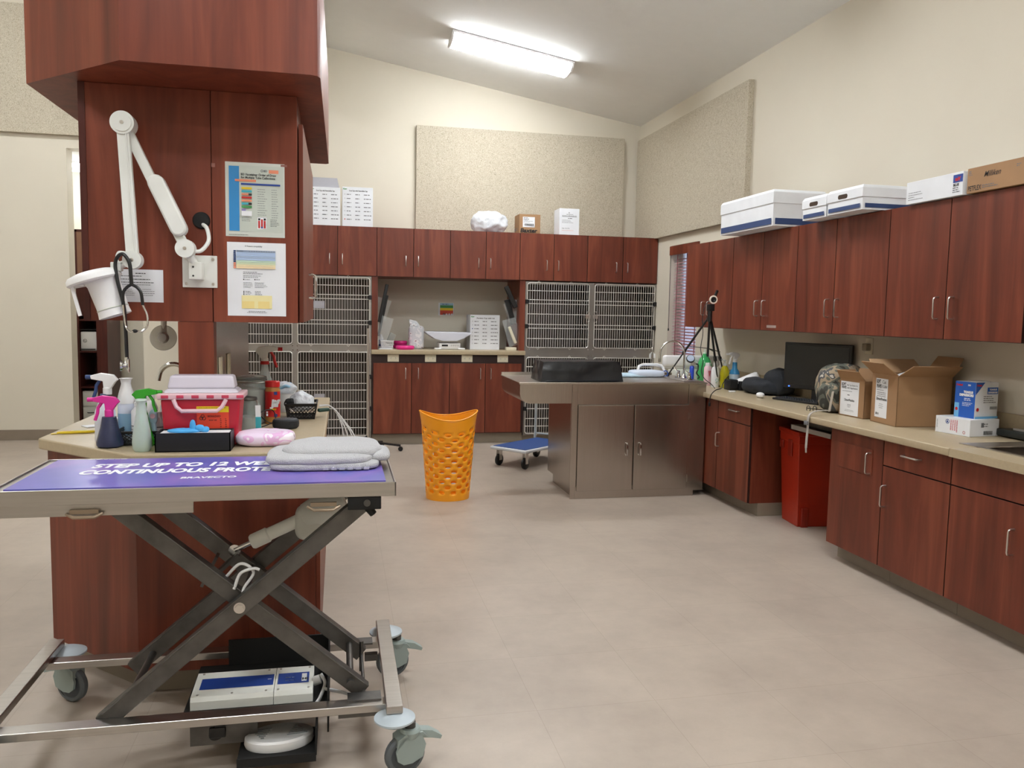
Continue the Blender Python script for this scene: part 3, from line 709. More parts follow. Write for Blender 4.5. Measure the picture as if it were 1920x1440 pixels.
AT, AB, BT, BB = (.10, .886), (-.725, .190), (-.70, .885), (.085, .207)
for y, s in ((2.665, 1), (3.06, -1)):
    for (p, q, dy, hh) in ((AT, AB, 0, .068), (BT, BB, .045*s, .066)):
        a = obj('scissor_arm', G().bar((p[0], y+dy, p[1]), (q[0], y+dy, q[1]), .034, hh-.012).bar((p[0], y+dy-.003*s, p[1]+.034), (q[0], y+dy-.003*s, q[1]+.034), .042, .005), IRON, t, smooth=0, bev=.003, label='dark steel scissor arm')
bx, bz = -.309, .541
g = G()
for y, s in ((2.647, -1), (3.08, 1)):
    g.lathe([(.014, 0), (.014, .008), (0, .009)], (bx, y, bz), 6, (0, s, 0)); g.lathe([(.018, -.003), (.018, .001), (0, .001)], (bx, y, bz), 20, (0, s, 0))
obj('pivot_bolt', g, NICKEL, t)
for x, z, w_ in ((.08, .885, .07), (-.64, .885, .06)):
    if x > 0:
        for yy in (2.59, 3.03): obj('pivot_bracket', G().box(.03, yy, .862, .135, yy+.05, .904, .003), BLACKM, t, label='black pivot bracket')
obj('bracket_bolt', G().lathe([(.011, 0), (.011, .004), (0, .005)], (.09, 2.589, .884), 18, (0, -1, 0)), IRON, t)
obj('bump_stop', G().lathe([(0, 0), (.014, 0), (.012, .028), (0, .028)], (.095, 2.62, .862), 12, (.6, 0, -.8)), BLACKM, t)
for x, z in ((.10, .872), (-.655, .245), (.04, .25), (-.30, .56)): obj('cross_shaft', G().cyl((x, 2.67, z), (x, 3.05, z), .012, 14), IRON, t)
obj('actuator_bracket', G().bar((-.40, 2.84, .60), (-.33, 2.84, .665), .05, .012).bar((-.45, 2.84, .56), (-.40, 2.84, .66), .05, .01), IRON, t, smooth=0)
# actuator
P0, P1 = Vector((-.345, 2.84, .675)), Vector((.03, 2.84, .845)); ad = (P1-P0).normalized()
obj('actuator_rod', G().cyl(P0, P0+ad*.07, .009, 12).lathe([(.0, -.004), (.02, -.004), (.02, .004), (0, .004)], P0, 16, (0, 1, 0)), CHROME, t, label='chrome rod and eye')
obj('actuator_tube', G().lathe([(0, 0), (.022, 0), (.026, .006), (.026, .06), (.022, .065), (.022, .2), (0, .2)], P0+ad*.06, 24, ad), OFFW, t, label='white actuator tube')
q = P0+ad*.24
obj('motor_housing', G().lathe([(0, 0), (.03, 0), (.045, .02), (.052, .06), (.05, .12), (.04, .16), (0, .165)], q, 28, ad, sy=1.1).blob(q+Vector((.03, 0, -.01)), (.05, .04, .06), .6, .6), mat('motor_white', '#c5c6c0', .4), t, label='off-white motor housing')
obj('motor_cable', G().tube(curve([(-.36, 2.72, .62), (-.31, 2.70, .67), (-.27, 2.70, .64), (-.30, 2.69, .59), (-.30, 2.68, .56)]), .005, 8).tube(curve([(-.33, 2.69, .59), (-.31, 2.69, .64), (-.27, 2.69, .655), (-.25, 2.69, .65)]), .005, 8), CORDW, t, label='white cable loop')
# base frame
obj('base_rail', G().box(-1.03, 2.592, .183, .172, 2.647, .21, .003), STEELH, t, smooth=0, label='front steel base rail')
obj('base_rail', G().box(-1.03, 3.103, .183, .172, 3.158, .21, .003), STEELH, t, smooth=0, label='rear steel base rail')
obj('cross_rail', G().box(.150, 2.515, .211, .203, 3.26, .238, .003), STEELH, t, smooth=0)
obj('cross_rail', G().box(-1.066, 2.515, .211, -1.012, 3.26, .238, .003), STEELH, t, smooth=0)
g = G(); g.box(.03, 2.62, .21, .14, 2.68, .216); g.box(.03, 3.08, .21, .13, 3.14, .216); g.box(.10, 3.09, .14, .15, 3.12, .165); g.cyl((.085, 3.0, .145), (.085, 3.0, .26), .008); g.cyl((.085, 2.66, .21), (.085, 3.0, .21), .006)
obj('arm_mount', g, IRON, t)
obj('underrail', G().box(-.0, 2.6, .168, .15, 2.63, .183), IRON, t, smooth=0)
def caster(x, y, rz, brake=True, off=0):
    x0, x = x, x+off
    c = obj('caster', G().at((x, y, 0), rz).lathe([(0, .155), (.03, .155), (.035, .145), (.03, .125), (0, .125)], (0, 0, 0)).prism([(-.05, .06), (-.055, .09), (-.04, .13), (0, .142), (.03, .138), (.045, .10), (.035, .06), (.0, .045), (-.03, .045)], -.028, -.019, 'Y')
            .prism([(-.05, .06), (-.055, .09), (-.04, .13), (0, .142), (.03, .138), (.045, .10), (.035, .06), (.0, .045), (-.03, .045)], .019, .028, 'Y').prism([(-.05, .10), (-.05, .13), (-.02, .146), (.035, .142), (.05, .125), (.02, .135), (-.02, .13)], -.028, .028, 'Y'), CASTG, t, label='grey swivel caster')
    obj('wheel', G().at((x, y, 0), rz).lathe([(.022, -.012), (.05, -.012), (.052, -.016), (.06, -.0155), (.066, -.008), (.0665, .008), (.06, .0155), (.052, .016), (.05, .012), (.022, .012)], (-.018, 0, .0675), 36, (0, 1, 0)), RUBBER, c, label='dark grey wheel')
    obj('hub', G().at((x, y, 0), rz).lathe([(0, -.014), (.03, -.014), (.048, -.012), (.048, .012), (.03, .014), (0, .014)], (-.018, 0, .0675), 30, (0, 1, 0)), mat('hub_grey', '#454b50', .5), c)
    obj('bumper', G().lathe([(0, .172), (.045, .172), (.066, .186), (.066, .192), (.045, .202), (.03, .208), (0, .21)], (x0, y, 0), 36), BUMPG, c, label='pale grey bumper ring')
    obj('stem', G().cyl((x, y, .155), (x, y, .172), .018), IRON, c)
    if brake: obj('brake_lever', G().at((x, y, 0), rz).prism([(.03, .12), (.03, .145), (.07, .135), (.105, .11), (.10, .10), (.07, .11)], -.018, .018, 'Y'), CASTG, c)
caster(.178, 2.535, 15, off=.05); caster(.19, 3.25, 10, off=.045); caster(-1.045, 2.5, -60); caster(-1.0, 3.25, 150)
# shelf with power box
obj('tray_plate', G().box(-.50, 2.65, .155, -.03, 3.095, .163).box(-.40, 3.085, .16, -.03, 3.093, .26).box(-.036, 2.65, .10, -.03, 3.10, .25), BLACKM, t, smooth=0, label='black shelf plate')
cb = obj('control_box', G().prism([(2.745, .164), (2.745, .192), (2.755, .205), (2.92, .213), (2.925, .164)], -.48, -.215, 'X').prism([(2.745, .164), (2.745, .192), (2.755, .205), (2.92, .213), (2.925, .164)], -.213, -.085, 'X'), OFFW, t, label='long white power box with blue stripe')
p = Print((-.48, 2.755, .2055), (1, 0, 0), (0, .165, .008))
p.rect(.02, .045, .26, .12, BLUEI); p.rect(.275, .045, .38, .12, BLUEI); p.rect(.355, .055, .372, .11, PAPER); p.text('HI', .357, .065, .02, INK, .001); p.lines(.3, .345, .085, .02, 2, .004, PAPER); p.lines(.24, .255, .085, .02, 1, .004, PAPER)
p.build('stripe', cb)
g = G()
for x, y in ((-.46, 2.775), (-.35, 2.775), (-.24, 2.775), (-.20, 2.775), (-.10, 2.775), (-.46, 2.92), (-.24, 2.92), (-.2, 2.92), (-.1, 2.92)): g.lathe([(0, .001), (.004, .001), (.004, -.002)], (x, y-.01, .206+.0485*(y-2.765)), 8)
obj('screws', g, NICKEL, cb)
obj('box_cable', G().lathe([(0, 0), (.016, .0), (.016, .025), (0, .028)], (-.085, 2.82, .20), 14, (1, 0, .3)).tube(curve([(-.06, 2.82, .225), (-.045, 2.80, .20), (-.06, 2.74, .18), (-.07, 2.68, .19)]), .006, 8).tube(curve([(-.05, 2.78, .19), (0, 2.74, .195), (.04, 2.72, .19)]), .006, 8), CORDW, t)
pp = obj('inlet_panel', G().box(-.47, 2.68, .075, -.26, 2.688, .165), IRON, t, smooth=0)
obj('power_inlet', G().box(-.41, 2.672, .10, -.36, 2.68, .135, .003).lathe([(.022, 0), (.022, .004), (0, .004)], (-.385, 2.68, .117), 20, (0, -1, 0), sx=1.4), BLACK, pp)
tp = obj('pedal_tray', G().box(-.315, 2.58, .058, -.07, 2.76, .066).box(-.315, 2.578, .043, -.07, 2.583, .072).box(-.073, 2.58, .063, -.068, 2.76, .155).box(-.317, 2.70, .063, -.312, 2.76, .155), BLACKM, t, smooth=0, label='black pedal bracket')
pd = thing('foot_pedal', 'white oval foot pedal with ribbed arrows under the lift table', 'pedal', (-.19, 2.675, .067))
obj('base', G().lathe([(0, .0), (.108, 0), (.112, .01), (.11, .028), (.10, .034), (0, .036)], (0, 0, 0), 48, sy=.62), WHITE, pd, world=False)
for s in (-1, 1):
    g = G()
    for k in range(6): w_ = .006+.006*k; y = (-.028+.011*k)*-s; g.box(s*.055-w_*.9, y-.0015, .0335, s*.055+w_*.9, y+.0015, .0375)
    obj('arrow_ribs', g, mat('rib_grey', '#8e9396', .5), pd, world=False)
pd.rotation_euler = (0, 0, R(6))
# purple mat and towel
t2 = thing('exam_table_mat', 'purple and blue printed mat with white lettering on the lift table', 'mat', (-.41, 2.85, .9455))
obj('sheet', G().box(-.962, 2.606, .9455, .150, 3.088, .9525), MATP, t2, smooth=0)
p = Print((-.962, 2.606, .9526), (1, 0, 0), (0, 1, 0))
p.text('STEP UP TO 12 WEEKS', .15, .315, .092, PAPER, .0042, width=.665, shear=.12); p.text('CONTINUOUS PROTECTION', .14, .205, .092, PAPER, .0042, width=.79, shear=.12); p.text('BRAVECTO', .47, .10, .036, PAPER, .0012, width=.17, shear=.1)
p.lines(.1, .3, .47, .01, 1, .005, PAPER); p.text('.', .8, .1, .01, PAPER)
p.build('lettering', t2, 'white lettering')
tw = thing('folded_towel', 'folded pale grey terry towel on the right end of the purple mat', 'towel', (-.05, 2.93, .953))
g = G()
g.blob((-.045, 2.93, .966), (.187, .155, .016), .45, .35, 90, 22, .008, 16, 1, flat=.9533)
g.blob((-.060, 2.925, .986), (.180, .150, .020), .6, .4, 90, 24, .012, 12, 2)
g.blob((-.02, 2.95, 1.000), (.165, .128, .034), .75, .5, 90, 28, .020, 8, 3)
obj('folds', g, TOWEL, tw, smooth=80)
obj('corner', G().blob((.13, 2.94, .985), (.052, .10, .020), .7, .5, 40, 14, .007, 16, 5, flat=.9533), TOWEL, tw, smooth=80)
g = G()
for k in range(6): g.box(-.05+k*.027, 2.770+.0, .9575, -.032+k*.027, 2.7745, .966)
obj('stitching', g, mat('towel_stripe', '#b9b9c4', .9), tw, smooth=0)
# ---------------------------------------------------------------- articulated exam lamp on the column
t = thing('exam_lamp', 'white folding-arm exam lamp screwed to the mahogany column', 'lamp', (-.548, 3.519, 1.64))
def slab(a, b, w, th, y, r=None):   # flat arm with round ends in the XZ plane, at depth y
    a, b = Vector((a[0], 0, a[1])), Vector((b[0], 0, b[1])); d = (b-a).normalized(); n = Vector((d.z, 0, -d.x)); h = w/2; pts = []
    for k in range(9):
        an = math.pi*k/8; q = b + d*(h*math.sin(an)) + n*(h*math.cos(an)); pts.append((q.x, q.z))
    for k in range(9):
        an = math.pi*k/8; q = a - d*(h*math.sin(an)) - n*(h*math.cos(an)); pts.append((q.x, q.z))
    return pts
J1, J0, J2 = (-.585, 1.724), (-.797, 2.185), (-.772, 1.672)
wp = obj('wall_plate', G().box(-.615, 3.512, 1.575, -.481, 3.519, 1.705, .003), OFFW, t, label='square white wall plate')
g = G()
for x in (-.60, -.497):
    for z in (1.59, 1.69): g.lathe([(0, .003), (.006, .002), (.006, 0)], (x, 3.512, z), 10, (0, -1, 0))
obj('screws', g, NICKEL, wp)
obj('bracket', G().box(-.58, 3.44, 1.605, -.53, 3.512, 1.675, .004), OFFW, t); obj('bracket_screws', G().lathe([(0, .002), (.004, .001), (.004, 0)], (-.562, 3.44, 1.62), 8, (0, -1, 0)).lathe([(0, .002), (.004, .001), (.004, 0)], (-.562, 3.44, 1.655), 8, (0, -1, 0)), INK, t)
obj('lower_joint', G().cyl((J1[0], 3.45, J1[1]), (J1[0], 3.395, J1[1]), .036, 28).cyl((-.562, 3.46, 1.665), (-.578, 3.44, 1.715), .018), ARMW, t)
obj('lower_arm', G().prism(slab(J1, J0, .036, 0, 0), 3.405, 3.435, 'Y'), ARMW, t, bev=.003)
hA, hB = Vector((-.600, 1.757)), Vector((-.70, 1.975))
obj('spring_housing', G().prism(slab((-.607, 1.80), (-.685, 1.97), .062, 0, 0), 3.385, 3.44, 'Y'), ARMW, t, bev=.008, smooth=50)
obj('top_joint', G().cyl((J0[0], 3.44, J0[1]), (J0[0], 3.375, J0[1]), .043, 36).cyl((J0[0], 3.376, J0[1]), (J0[0], 3.371, J0[1]), .034, 30), ARMW, t)
obj('upper_arm', G().prism(slab(J0, J2, .044, 0, 0), 3.38, 3.405, 'Y').prism(slab((J0[0]+.012, J0[1]-.03), (J2[0]+.012, J2[1]+.03), .006, 0, 0), 3.376, 3.382, 'Y'), ARMW, t, bev=.002)
obj('end_joint', G().cyl((J2[0], 3.42, J2[1]), (J2[0], 3.37, J2[1]), .034, 30), ARMW, t)
g = G()
for j, y in ((J1, 3.395), (J0, 3.371), (J2, 3.37)):
    obj('joint_screw', G().lathe([(0, .003), (.007, .002), (.007, 0)], (j[0], y, j[1]), 12, (0, -1, 0)), NICKEL, t)
obj('upper_cable', G().tube(curve([(-.80, 3.40, 1.70), (-.825, 3.40, 1.70), (-.832, 3.40, 1.675), (-.82, 3.40, 1.655)]), .005, 8), ARMW, t)
obj('lamp_cable', G().tube(curve([(-.56, 3.43, 1.715), (-.53, 3.44, 1.72), (-.505, 3.46, 1.76), (-.515, 3.49, 1.81), (-.535, 3.515, 1.83)]), .008, 10), ARMW, t, label='white curved cable')
obj('yoke', G().cyl((-.775, 3.395, 1.668), (-.835, 3.395, 1.645), .014, 14).box(-.85, 3.375, 1.628, -.812, 3.415, 1.662, .004), ARMW, t)
hd = Vector((-.915, 3.40, 1.60)); ax = Vector((.30, 0, -.95)).normalized()
head = obj('lamp_head', G().lathe([(0, -.016), (.06, -.013), (.09, -.004), (.098, .006), (.100, .022), (.094, .028), (.04, .032), (0, .03)], hd-ax*.012, 40, ax).lathe([(.070, .02), (.060, .045), (.056, .14), (.060, .170), (.056, .172), (.052, .15), (.05, .05), (0, .04)], hd-ax*.012+Vector((.95, 0, .30))*.028, 40, ax), WHITE, t, label='white tilted lamp head')
obj('rim_band', G().lathe([(.0565, .138), (.0585, .140), (.0570, .144)], hd-ax*.012+Vector((.95, 0, .30))*.028, 40, ax), PAPERG, head)
obj('grip', G().bar((-.983, 3.36, 1.575), (-.955, 3.36, 1.455), .008, .012).bar((-.983, 3.36, 1.572), (-.94, 3.36, 1.572), .008, .012), WHITE, head)
obj('grommet', G().lathe([(0, .012), (.03, .012), (.034, .004), (.034, 0)], (-.54, 3.5195, 1.845), 28, (0, -1, 0)), BLACKM, label='black round cable grommet on the mahogany column behind the lamp arm', cat='grommet')
# stethoscope
t = thing('stethoscope', 'black stethoscope hanging from the exam lamp joint', 'stethoscope', (-.79, 3.345, 1.25))
Y = 3.352
obj('tubing', G().tube(curve([(-.795, Y+.01, 1.295), (-.795, Y, 1.42), (-.80, Y+.0, 1.50), (-.822, Y+.005, 1.60), (-.828, Y+.015, 1.665), (-.80, Y+.0, 1.692), (-.775, Y-.006, 1.66), (-.770, Y-.008, 1.61), (-.768, Y-.008, 1.575)]), .0068, 10)
    .tube(curve([(-.768, Y-.008, 1.578), (-.785, Y-.008, 1.566), (-.798, Y-.008, 1.545), (-.80, Y-.008, 1.50)]), .006, 10).tube(curve([(-.768, Y-.008, 1.578), (-.748, Y-.008, 1.566), (-.735, Y-.008, 1.545), (-.73, Y-.008, 1.50)]), .006, 10), BLACK, t, label='black rubber tubing')
obj('ear_tubes', G().tube(curve([(-.80, Y-.008, 1.50), (-.797, Y-.008, 1.46), (-.79, Y-.01, 1.415), (-.775, Y-.02, 1.398), (-.76, Y-.022, 1.40)]), .0038, 8).tube(curve([(-.73, Y-.008, 1.50), (-.715, Y-.008, 1.46), (-.716, Y-.01, 1.42), (-.735, Y-.014, 1.40), (-.755, Y-.016, 1.402)]), .0038, 8), CHROME, t)
obj('ear_tip', G().blob((-.757, Y-.02, 1.401), (.010, .007, .007), 1, 1, 12, 8), BLACK, t)
obj('chest_piece', G().lathe([(0, 0), (.024, 0), (.029, .003), (.025, .008), (.009, .013), (.009, .022), (.019, .027), (.021, .034), (0, .035)], (-.782, Y+.0, 1.268), 28, (-1, -.2, 0)).cyl((-.795, Y, 1.268), (-.795, Y, 1.30), .006), CHROME, t)
# ---------------------------------------------------------------- papers on the column
YP = 3.5195
def paper(name, label, x0, z0, x1, z1, m, y=YP, cat='poster', group=None):
    t = thing(name, label, cat, ((x0+x1)/2, y, z0), 0, group)
    obj('sheet', G().box(x0, y-.0006, z0, x1, y-.0001, z1), m, t, smooth=0)
    return t, Print((x0, y-.0007, z0), (1, 0, 0), (0, 0, 1), seed=int(abs(x0*1000)))
t, p = paper('tube_order_poster', 'upper laminated chart with a blue side band and coloured bars taped to the column', -.447, 1.787, -.215, 2.085, PAPERG)
W, H = .232, .298
p.rect(.012, .02, W-.006, H-.012, mat('chart_pale', '#bfc6bd', .45)); p.rect(.014, .022, .054, H-.016, mat('chart_blue', '#2f86c4', .45))
p.rect(.17, H-.04, .208, H-.026, ORI); p.disc(.143, H-.031, .005, INKG, .003); p.text('BD', .150, H-.035, .011, INKG, .0004)
p.text('BD Vacutainer Order of Draw', .061, H-.052, .0125, INK, .0003, width=.138); p.text('for Multiple Tube Collections', .061, H-.064, .0125, INK, .0003, width=.134)
p.rect(.038, H-.077, .12, H-.068, ORI); p.rect(.061, H-.090, .215, H-.083, BLUEI)
for i, c in enumerate((YEL, TEAL, ORI, RED, ORI, TEAL, GREENI, PURPLE)):
    y = H-.107-i*.0125; p.rect(.063, y, .063+(.016 if i == 7 else .040), y+.008, c)
    if i in (2, 5): p.rect(.09, y, .103, y+.008, INK)
p.rect(.063, H-.215, .103, H-.195, PAPER)
p.lines(.125, .165, H-.107, .0093, 13, .0018, INKG); p.lines(.18, .207, H-.107, .0093, 13, .0018, INKG); p.lines(.063, .105, .075, .006, 3, .0018, INKG); p.lines(.175, .215, .07, .0063, 5, .0018, INK); p.lines(.012, .09, .006, .004, 1, .0015, INK)
p.rect(.124, .032, .160, .080, PAPER)
for i, x in enumerate((.127, .138, .149)): p.rect(x, .036, x+.007, .066+.006*(i == 1), RED); p.rect(x, .068, x+.008, .076, INK) if i != 1 else p.rect(x, .036, x+.007, .042, BLUEI)
p.build('print', t)
t, p = paper('dosing_chart', 'lower white printed sheet with a blue and orange table taped to the column', -.443, 1.464, -.212, 1.764, PAPER)
W, H = .231, .30
p.text('IV Pressure compatibility', .07, H-.018, .008, INKG, .0002, width=.068)
for i in range(9):
    y = H-.04-i*.0083; c = ('#8f9cb2', '#a9bedd', '#a9bedd', '#9fb1cc', '#a9bedd', '#b9cfb9', '#c6d2b2', '#e6d8ae', '#e9d2a8')[i]
    p.rect(.036, y, .19, y+.0078, mat('row_%d' % i, c, .6)); p.rect(.025, y, .034, y+.0072, NAVY if i < 6 else ORI); p.lines(.037, .068, y+.003, .01, 1, .002, INKG)
    for k in range(11): p.rect(.085+k*.0097, y+.003, .089+k*.0097, y+.005, INKG)
p.lines(.062, .15, .178, .006, 2, .002, INK); p.lines(.062, .15, .163, .006, 2, .002, INKG)
for x in (.064, .108): p.disc(x, .149, .0025, INK)
p.lines(.07, .095, .148, .005, 1, .002, INKG); p.lines(.112, .13, .148, .005, 1, .002, INKG); p.lines(.062, .10, .136, .005, 5, .0015, INKG); p.lines(.107, .16, .136, .005, 5, .0015, INKG)
for k in range(3): p.disc(.064, .10-.006*k, .0022, INK); p.lines(.07, .095, .0992-.006*k, .005, 1, .002, INKG); p.lines(.108, .14, .0992-.006*k, .005, 1, .002, INKG)
p.rect(.055, .030, .175, .084, mat('note_yellow', '#eadfa6', .6)); p.rect(.057, .031, .105, .060, YEL if 0 else mat('note_yellow2', '#ead58c', .6)); p.rect(.12, .031, .165, .060, MATS['note_yellow2'])
p.lines(.058, .104, .055, .0045, 5, .0016, INKG); p.lines(.122, .164, .055, .0045, 5, .0016, INKG); p.lines(.10, .125, .078, .005, 1, .002, INK); p.lines(.075, .155, .018, .005, 2, .002, INKG, align='C')
p.build('print', t)
t, p = paper('printed_notice', 'white letter notice behind the lamp head on the column', -.868, 1.512, -.689, 1.642, PAPER)
p.lines(.075, .125, .113, .01, 1, .003, INK, words=True); p.lines(.02, .15, .102, .0125, 3, .0024, INK); p.lines(.02, .15, .068, .009, 1, .002, INKG); p.lines(.02, .085, .05, .008, 4, .0018, INKG); p.lines(.10, .15, .05, .008, 4, .0018, INKG)
p.build('print', t)
obj('tape_scrap', G().box(-.50, 3.5185, 2.06, -.485, 3.5193, 2.075).box(-.23, 3.5185, 2.075, -.205, 3.5193, 2.083), mat('old_tape', '#8a5a52', .3), label='torn clear tape scraps above the upper chart', cat='tape')
# ---------------------------------------------------------------- alcove shelf
t = thing('open_shelf_cabinet', 'tall dark wooden open shelf cabinet in the alcove', 'cabinet', (-2.9, 10.8, 0))
g = G(); X0, X1, Y0, Y1 = -3.06, -2.72, 10.6, 11.2
g.box(X0, Y0, 0, X0+.03, Y1, 2.38); g.box(X1-.12, Y0, 0, X1, Y1, 2.38); g.box(X0, Y0, 2.35, X1, Y1, 2.38); g.box(X0, Y1-.01, 0, X1, Y1, 2.38)
for z in (.05, .49, .92, 1.30, 1.36): g.box(X0+.03, Y0+.01, z, X1-.12, Y1-.01, z+.02)
obj('frame', g, WDARK, t, smooth=0); obj('tan_panel', G().box(X0+.03, Y0, 1.83, X1-.12, Y0+.01, 2.35), TANWOOD, t, smooth=0, label='tan upper panel')
obj('cupboard_door', G().box(X0+.03, Y0, 1.38, X1-.12, Y0+.012, 1.82), WDARK, t, smooth=0)
t = thing('printer', 'small white printer on the alcove shelf', 'printer', (-2.95, 10.8, .94))
obj('body', G().box(-3.025, 10.63, .94, -2.845, 11.0, 1.17, .01), WHITE, t); obj('output_slot', G().box(-3.02, 10.62, 1.19, -2.85, 11.0, 1.2).box(-3.02, 10.6, .955, -2.86, 10.63, .965), BLACK, t)
p = Print((-3.025, 10.629, .94), (1, 0, 0), (0, 0, 1)); p.disc(.05, .12, .022, INKG, .017); p.text('hp', .037, .112, .026, INKG, .0005); p.build('logo', t)
t = thing('drawer_unit', 'small white two-drawer unit at the bottom of the alcove shelf', 'drawers', (-2.95, 10.8, .071))
obj('body', G().box(-3.025, 10.65, .071, -2.845, 11.0, .45, .004), OFFW, t)
for z in (.09, .27): d = obj('drawer', G().box(-3.02, 10.635, z, -2.85, 10.65, z+.165, .003), OFFW, t); obj('handle', G().tube([(-2.97, 10.635, z+.1), (-2.96, 10.615, z+.1), (-2.91, 10.615, z+.1), (-2.90, 10.635, z+.1)], .006), BLACK, d)
# ---------------------------------------------------------------- boxes on the cabinets
def carton(name, label, cat, B, ang, w, d, h, m, lid=None, group=None):   # B front near corner, w along local x, d along local y
    t = thing(name, label, cat, B, ang, group)
    obj('body', G().box(0, 0, 0, w, d, h), m, t, world=False, smooth=0, bev=.002)
    return t
def face(t, side, w, d, h, seed=1):   # Print on a face of a carton in its local frame, 'N' = local -y, 'W' = local -x, 'T' top
    loc = WM[t.name]
    if side == 'N': o, r, u = (0, -.0004, 0), (1, 0, 0), (0, 0, 1)
    elif side == 'W': o, r, u = (-.0004, d, 0), (0, -1, 0), (0, 0, 1)
    elif side == 'E': o, r, u = (w+.0004, 0, 0), (0, 1, 0), (0, 0, 1)
    else: o, r, u = (0, 0, h+.0004), (1, 0, 0), (0, 1, 0)
    return Print(loc @ Vector(o), loc.to_3x3() @ Vector(r), loc.to_3x3() @ Vector(u), seed)
def capbox(label, B, w, d, h, dot, group='white printed cap cartons', ang=0, head='2-oz Cap with Reversible Cap'):
    t = carton('white_carton', label, 'box', B, ang, w, d, h, BOXW, group=group); p = face(t, 'N', w, d, h, 3)
    p.text('Kerr', .03*w, h*.93, h*.05, GREENI, .001); p.text(head, .22*w, h*.89, h*.045, INK, .0006, width=w*.6)
    for i in range(7):
        y = h*(.80-.105*i); p.disc(w*.08, y+.005, .006, (dot[1] if i == dot[0] else INKG), 0 if i == dot[0] else .0045)
        p.lines(w*.14, w*.30, y, .02, 1, .008, INKG, (.8, 1)); p.lines(w*.42, w*.58, y, .02, 1, .008, INKG, (.8, 1)); p.lines(w*.7, w*.95, y, .02, 1, .008, INKG, (.8, 1))
    p.build('print', t); return t
capbox('white printed carton on the back cabinets with its grey flap standing open', (-.30, 9.09, 2.392), .322, .3, .405, (4, INK))
tt = bpy.data.objects['white_carton']; obj('open_flap', G().hexa([(0, .29, .405), (.322, .29, .405), (.322, .3, .405), (0, .3, .405), (.02, .30, .55), (.29, .30, .55), (.29, .306, .55), (.02, .306, .55)]), mat('card_grey', '#a9a8ae', .7), tt, world=False, smooth=0, label='grey standing flap')
capbox('closed white printed carton on the back cabinets, nearest the acoustic board', (.045, 9.09, 2.392), .325, .3, .42, (6, RED))
capbox('white printed carton standing on the niche counter beside the scale', (1.485, 9.26, 1.0605), .345, .28, .40, (2, BLUEI), head='Portion Cup with Lid')
t = carton('brown_carton', 'small brown carton with a white shipping label on the back cabinets', 'box', (2.005, 9.10, 2.392), 0, .245, .25, .215, CARD)
p = face(t, 'N', .245, .25, .215); p.rect(.04, .07, .18, .185, PAPER); p.lines(.05, .13, .17, .012, 3, .005, INK); p.lines(.05, .17, .135, .012, 2, .004, INKG)
for k in range(22): p.rect(.06+k*.005, .085, .06+k*.005+(.0035 if k % 3 else .0018), .11, INK)
p.text('Baxter', .012, .012, .062, INK, .0022, width=.2, shear=.15); p.build('print', t)
p = face(t, 'W', .245, .25, .215); p.rect(.02, .03, .06, .07, INKG); p.lines(.08, .2, .06, .02, 2, .008, INKG); p.build('side_print', t)
t = carton('white_carton', 'narrow tall white carton alone near the right on the back cabinets', 'box', (2.475, 9.10, 2.392), 0, .235, .24, .30, BOXW)
p = face(t, 'N', .235, .24, .30); p.rect(.03, .205, .205, .21, INKG); p.text('A', .105, .245, .02, INK, .0005); p.lines(.06, .18, .23, .012, 1, .005, INKG, align='C'); p.lines(.03, .205, .215, .01, 1, .005, INKG, (.95, 1)); p.lines(.1, .16, .185, .01, 1, .006, INK); p.lines(.03, .19, .165, .014, 3, .004, INKG); p.text('Qty 12 A 56', .03, .07, .016, INKG, .0003, width=.09); p.lines(.03, .17, .05, .012, 1, .003, ORI); p.build('print', t)
obj('plastic_bag', G().blob((1.68, 9.25, 2.51), (.21, .13, .125), .8, .85, 60, 34, .035, 11, 4, flat=2.392), PLASTB, label='crumpled clear plastic bag on the back cabinets', cat='bag', smooth=60)
obj('bag_wrapper', G().blob((1.72, 9.22, 2.44), (.08, .06, .05), .7, .7, 24, 14, .02, 15, 8, flat=2.392), mat('grey_film', '#a7a9b5', .4), label='grey wrapper inside the crumpled clear bag', cat='wrapper', smooth=60)
def filebox(label, B, ang, w, d, h, lidh, holes):
    t = thing('file_box', label, 'box', B, ang, 'white cardboard file boxes with navy bands')
    obj('body', G().box(.004, .004, 0, w-.004, d-.004, h-.01), BOXW, t, world=False, smooth=0)
    g = G(); c = .02
    g.box(-.002, -.002, h-lidh, w+.002, d+.002, h-c)
    g.hexa([(-.002, -.002, h-c), (w+.002, -.002, h-c), (w+.002, d+.002, h-c), (-.002, d+.002, h-c), (c*.5, c*.5, h), (w-c*.5, c*.5, h), (w-c*.5, d-c*.5, h), (c*.5, d-c*.5, h)])
    obj('lid', g, BOXW, t, world=False, smooth=0, bev=.0015)
    for sd, L in (('N', w), ('W', d)):
        p = face(t, sd, w, d, h); p.e = -.0008 if 0 else .0006
        if sd == 'N': p.o += WM[t.name].to_3x3() @ Vector((0, .002, 0))
        p.rect(.02, .012, L-.02, .012+h*.17, NAVY)
        if sd == 'N': p.build('band', t)
        else: p.build('band', t)
    for sd, u, z in holes:
        g = G(); n = 12; pts = []
        for k in range(2*n):
            a = math.pi*(k-.0)/n - math.pi/2; s_ = 1 if k < n else -1
            pts.append((u + s_*.035*(1) + .014*math.cos(a), z + .014*math.sin(a)))
        if sd == 'N': g.prism([(a, b) for a, b in pts], -.0035, -.0022, 'Y')
        else: g.prism([(d-a, b) for a, b in pts], -.0035, -.0022, 'X')
        obj('hand_hole', g, mat('hole_dark', '#3c2a1c', .8), t, world=False, smooth=0)
    return t
filebox('large white file box with a navy band overhanging the wall cabinets nearest the window', (3.112, 5.505, 2.167), 0, .43, .84, .265, .10, [('N', .30, .19)])
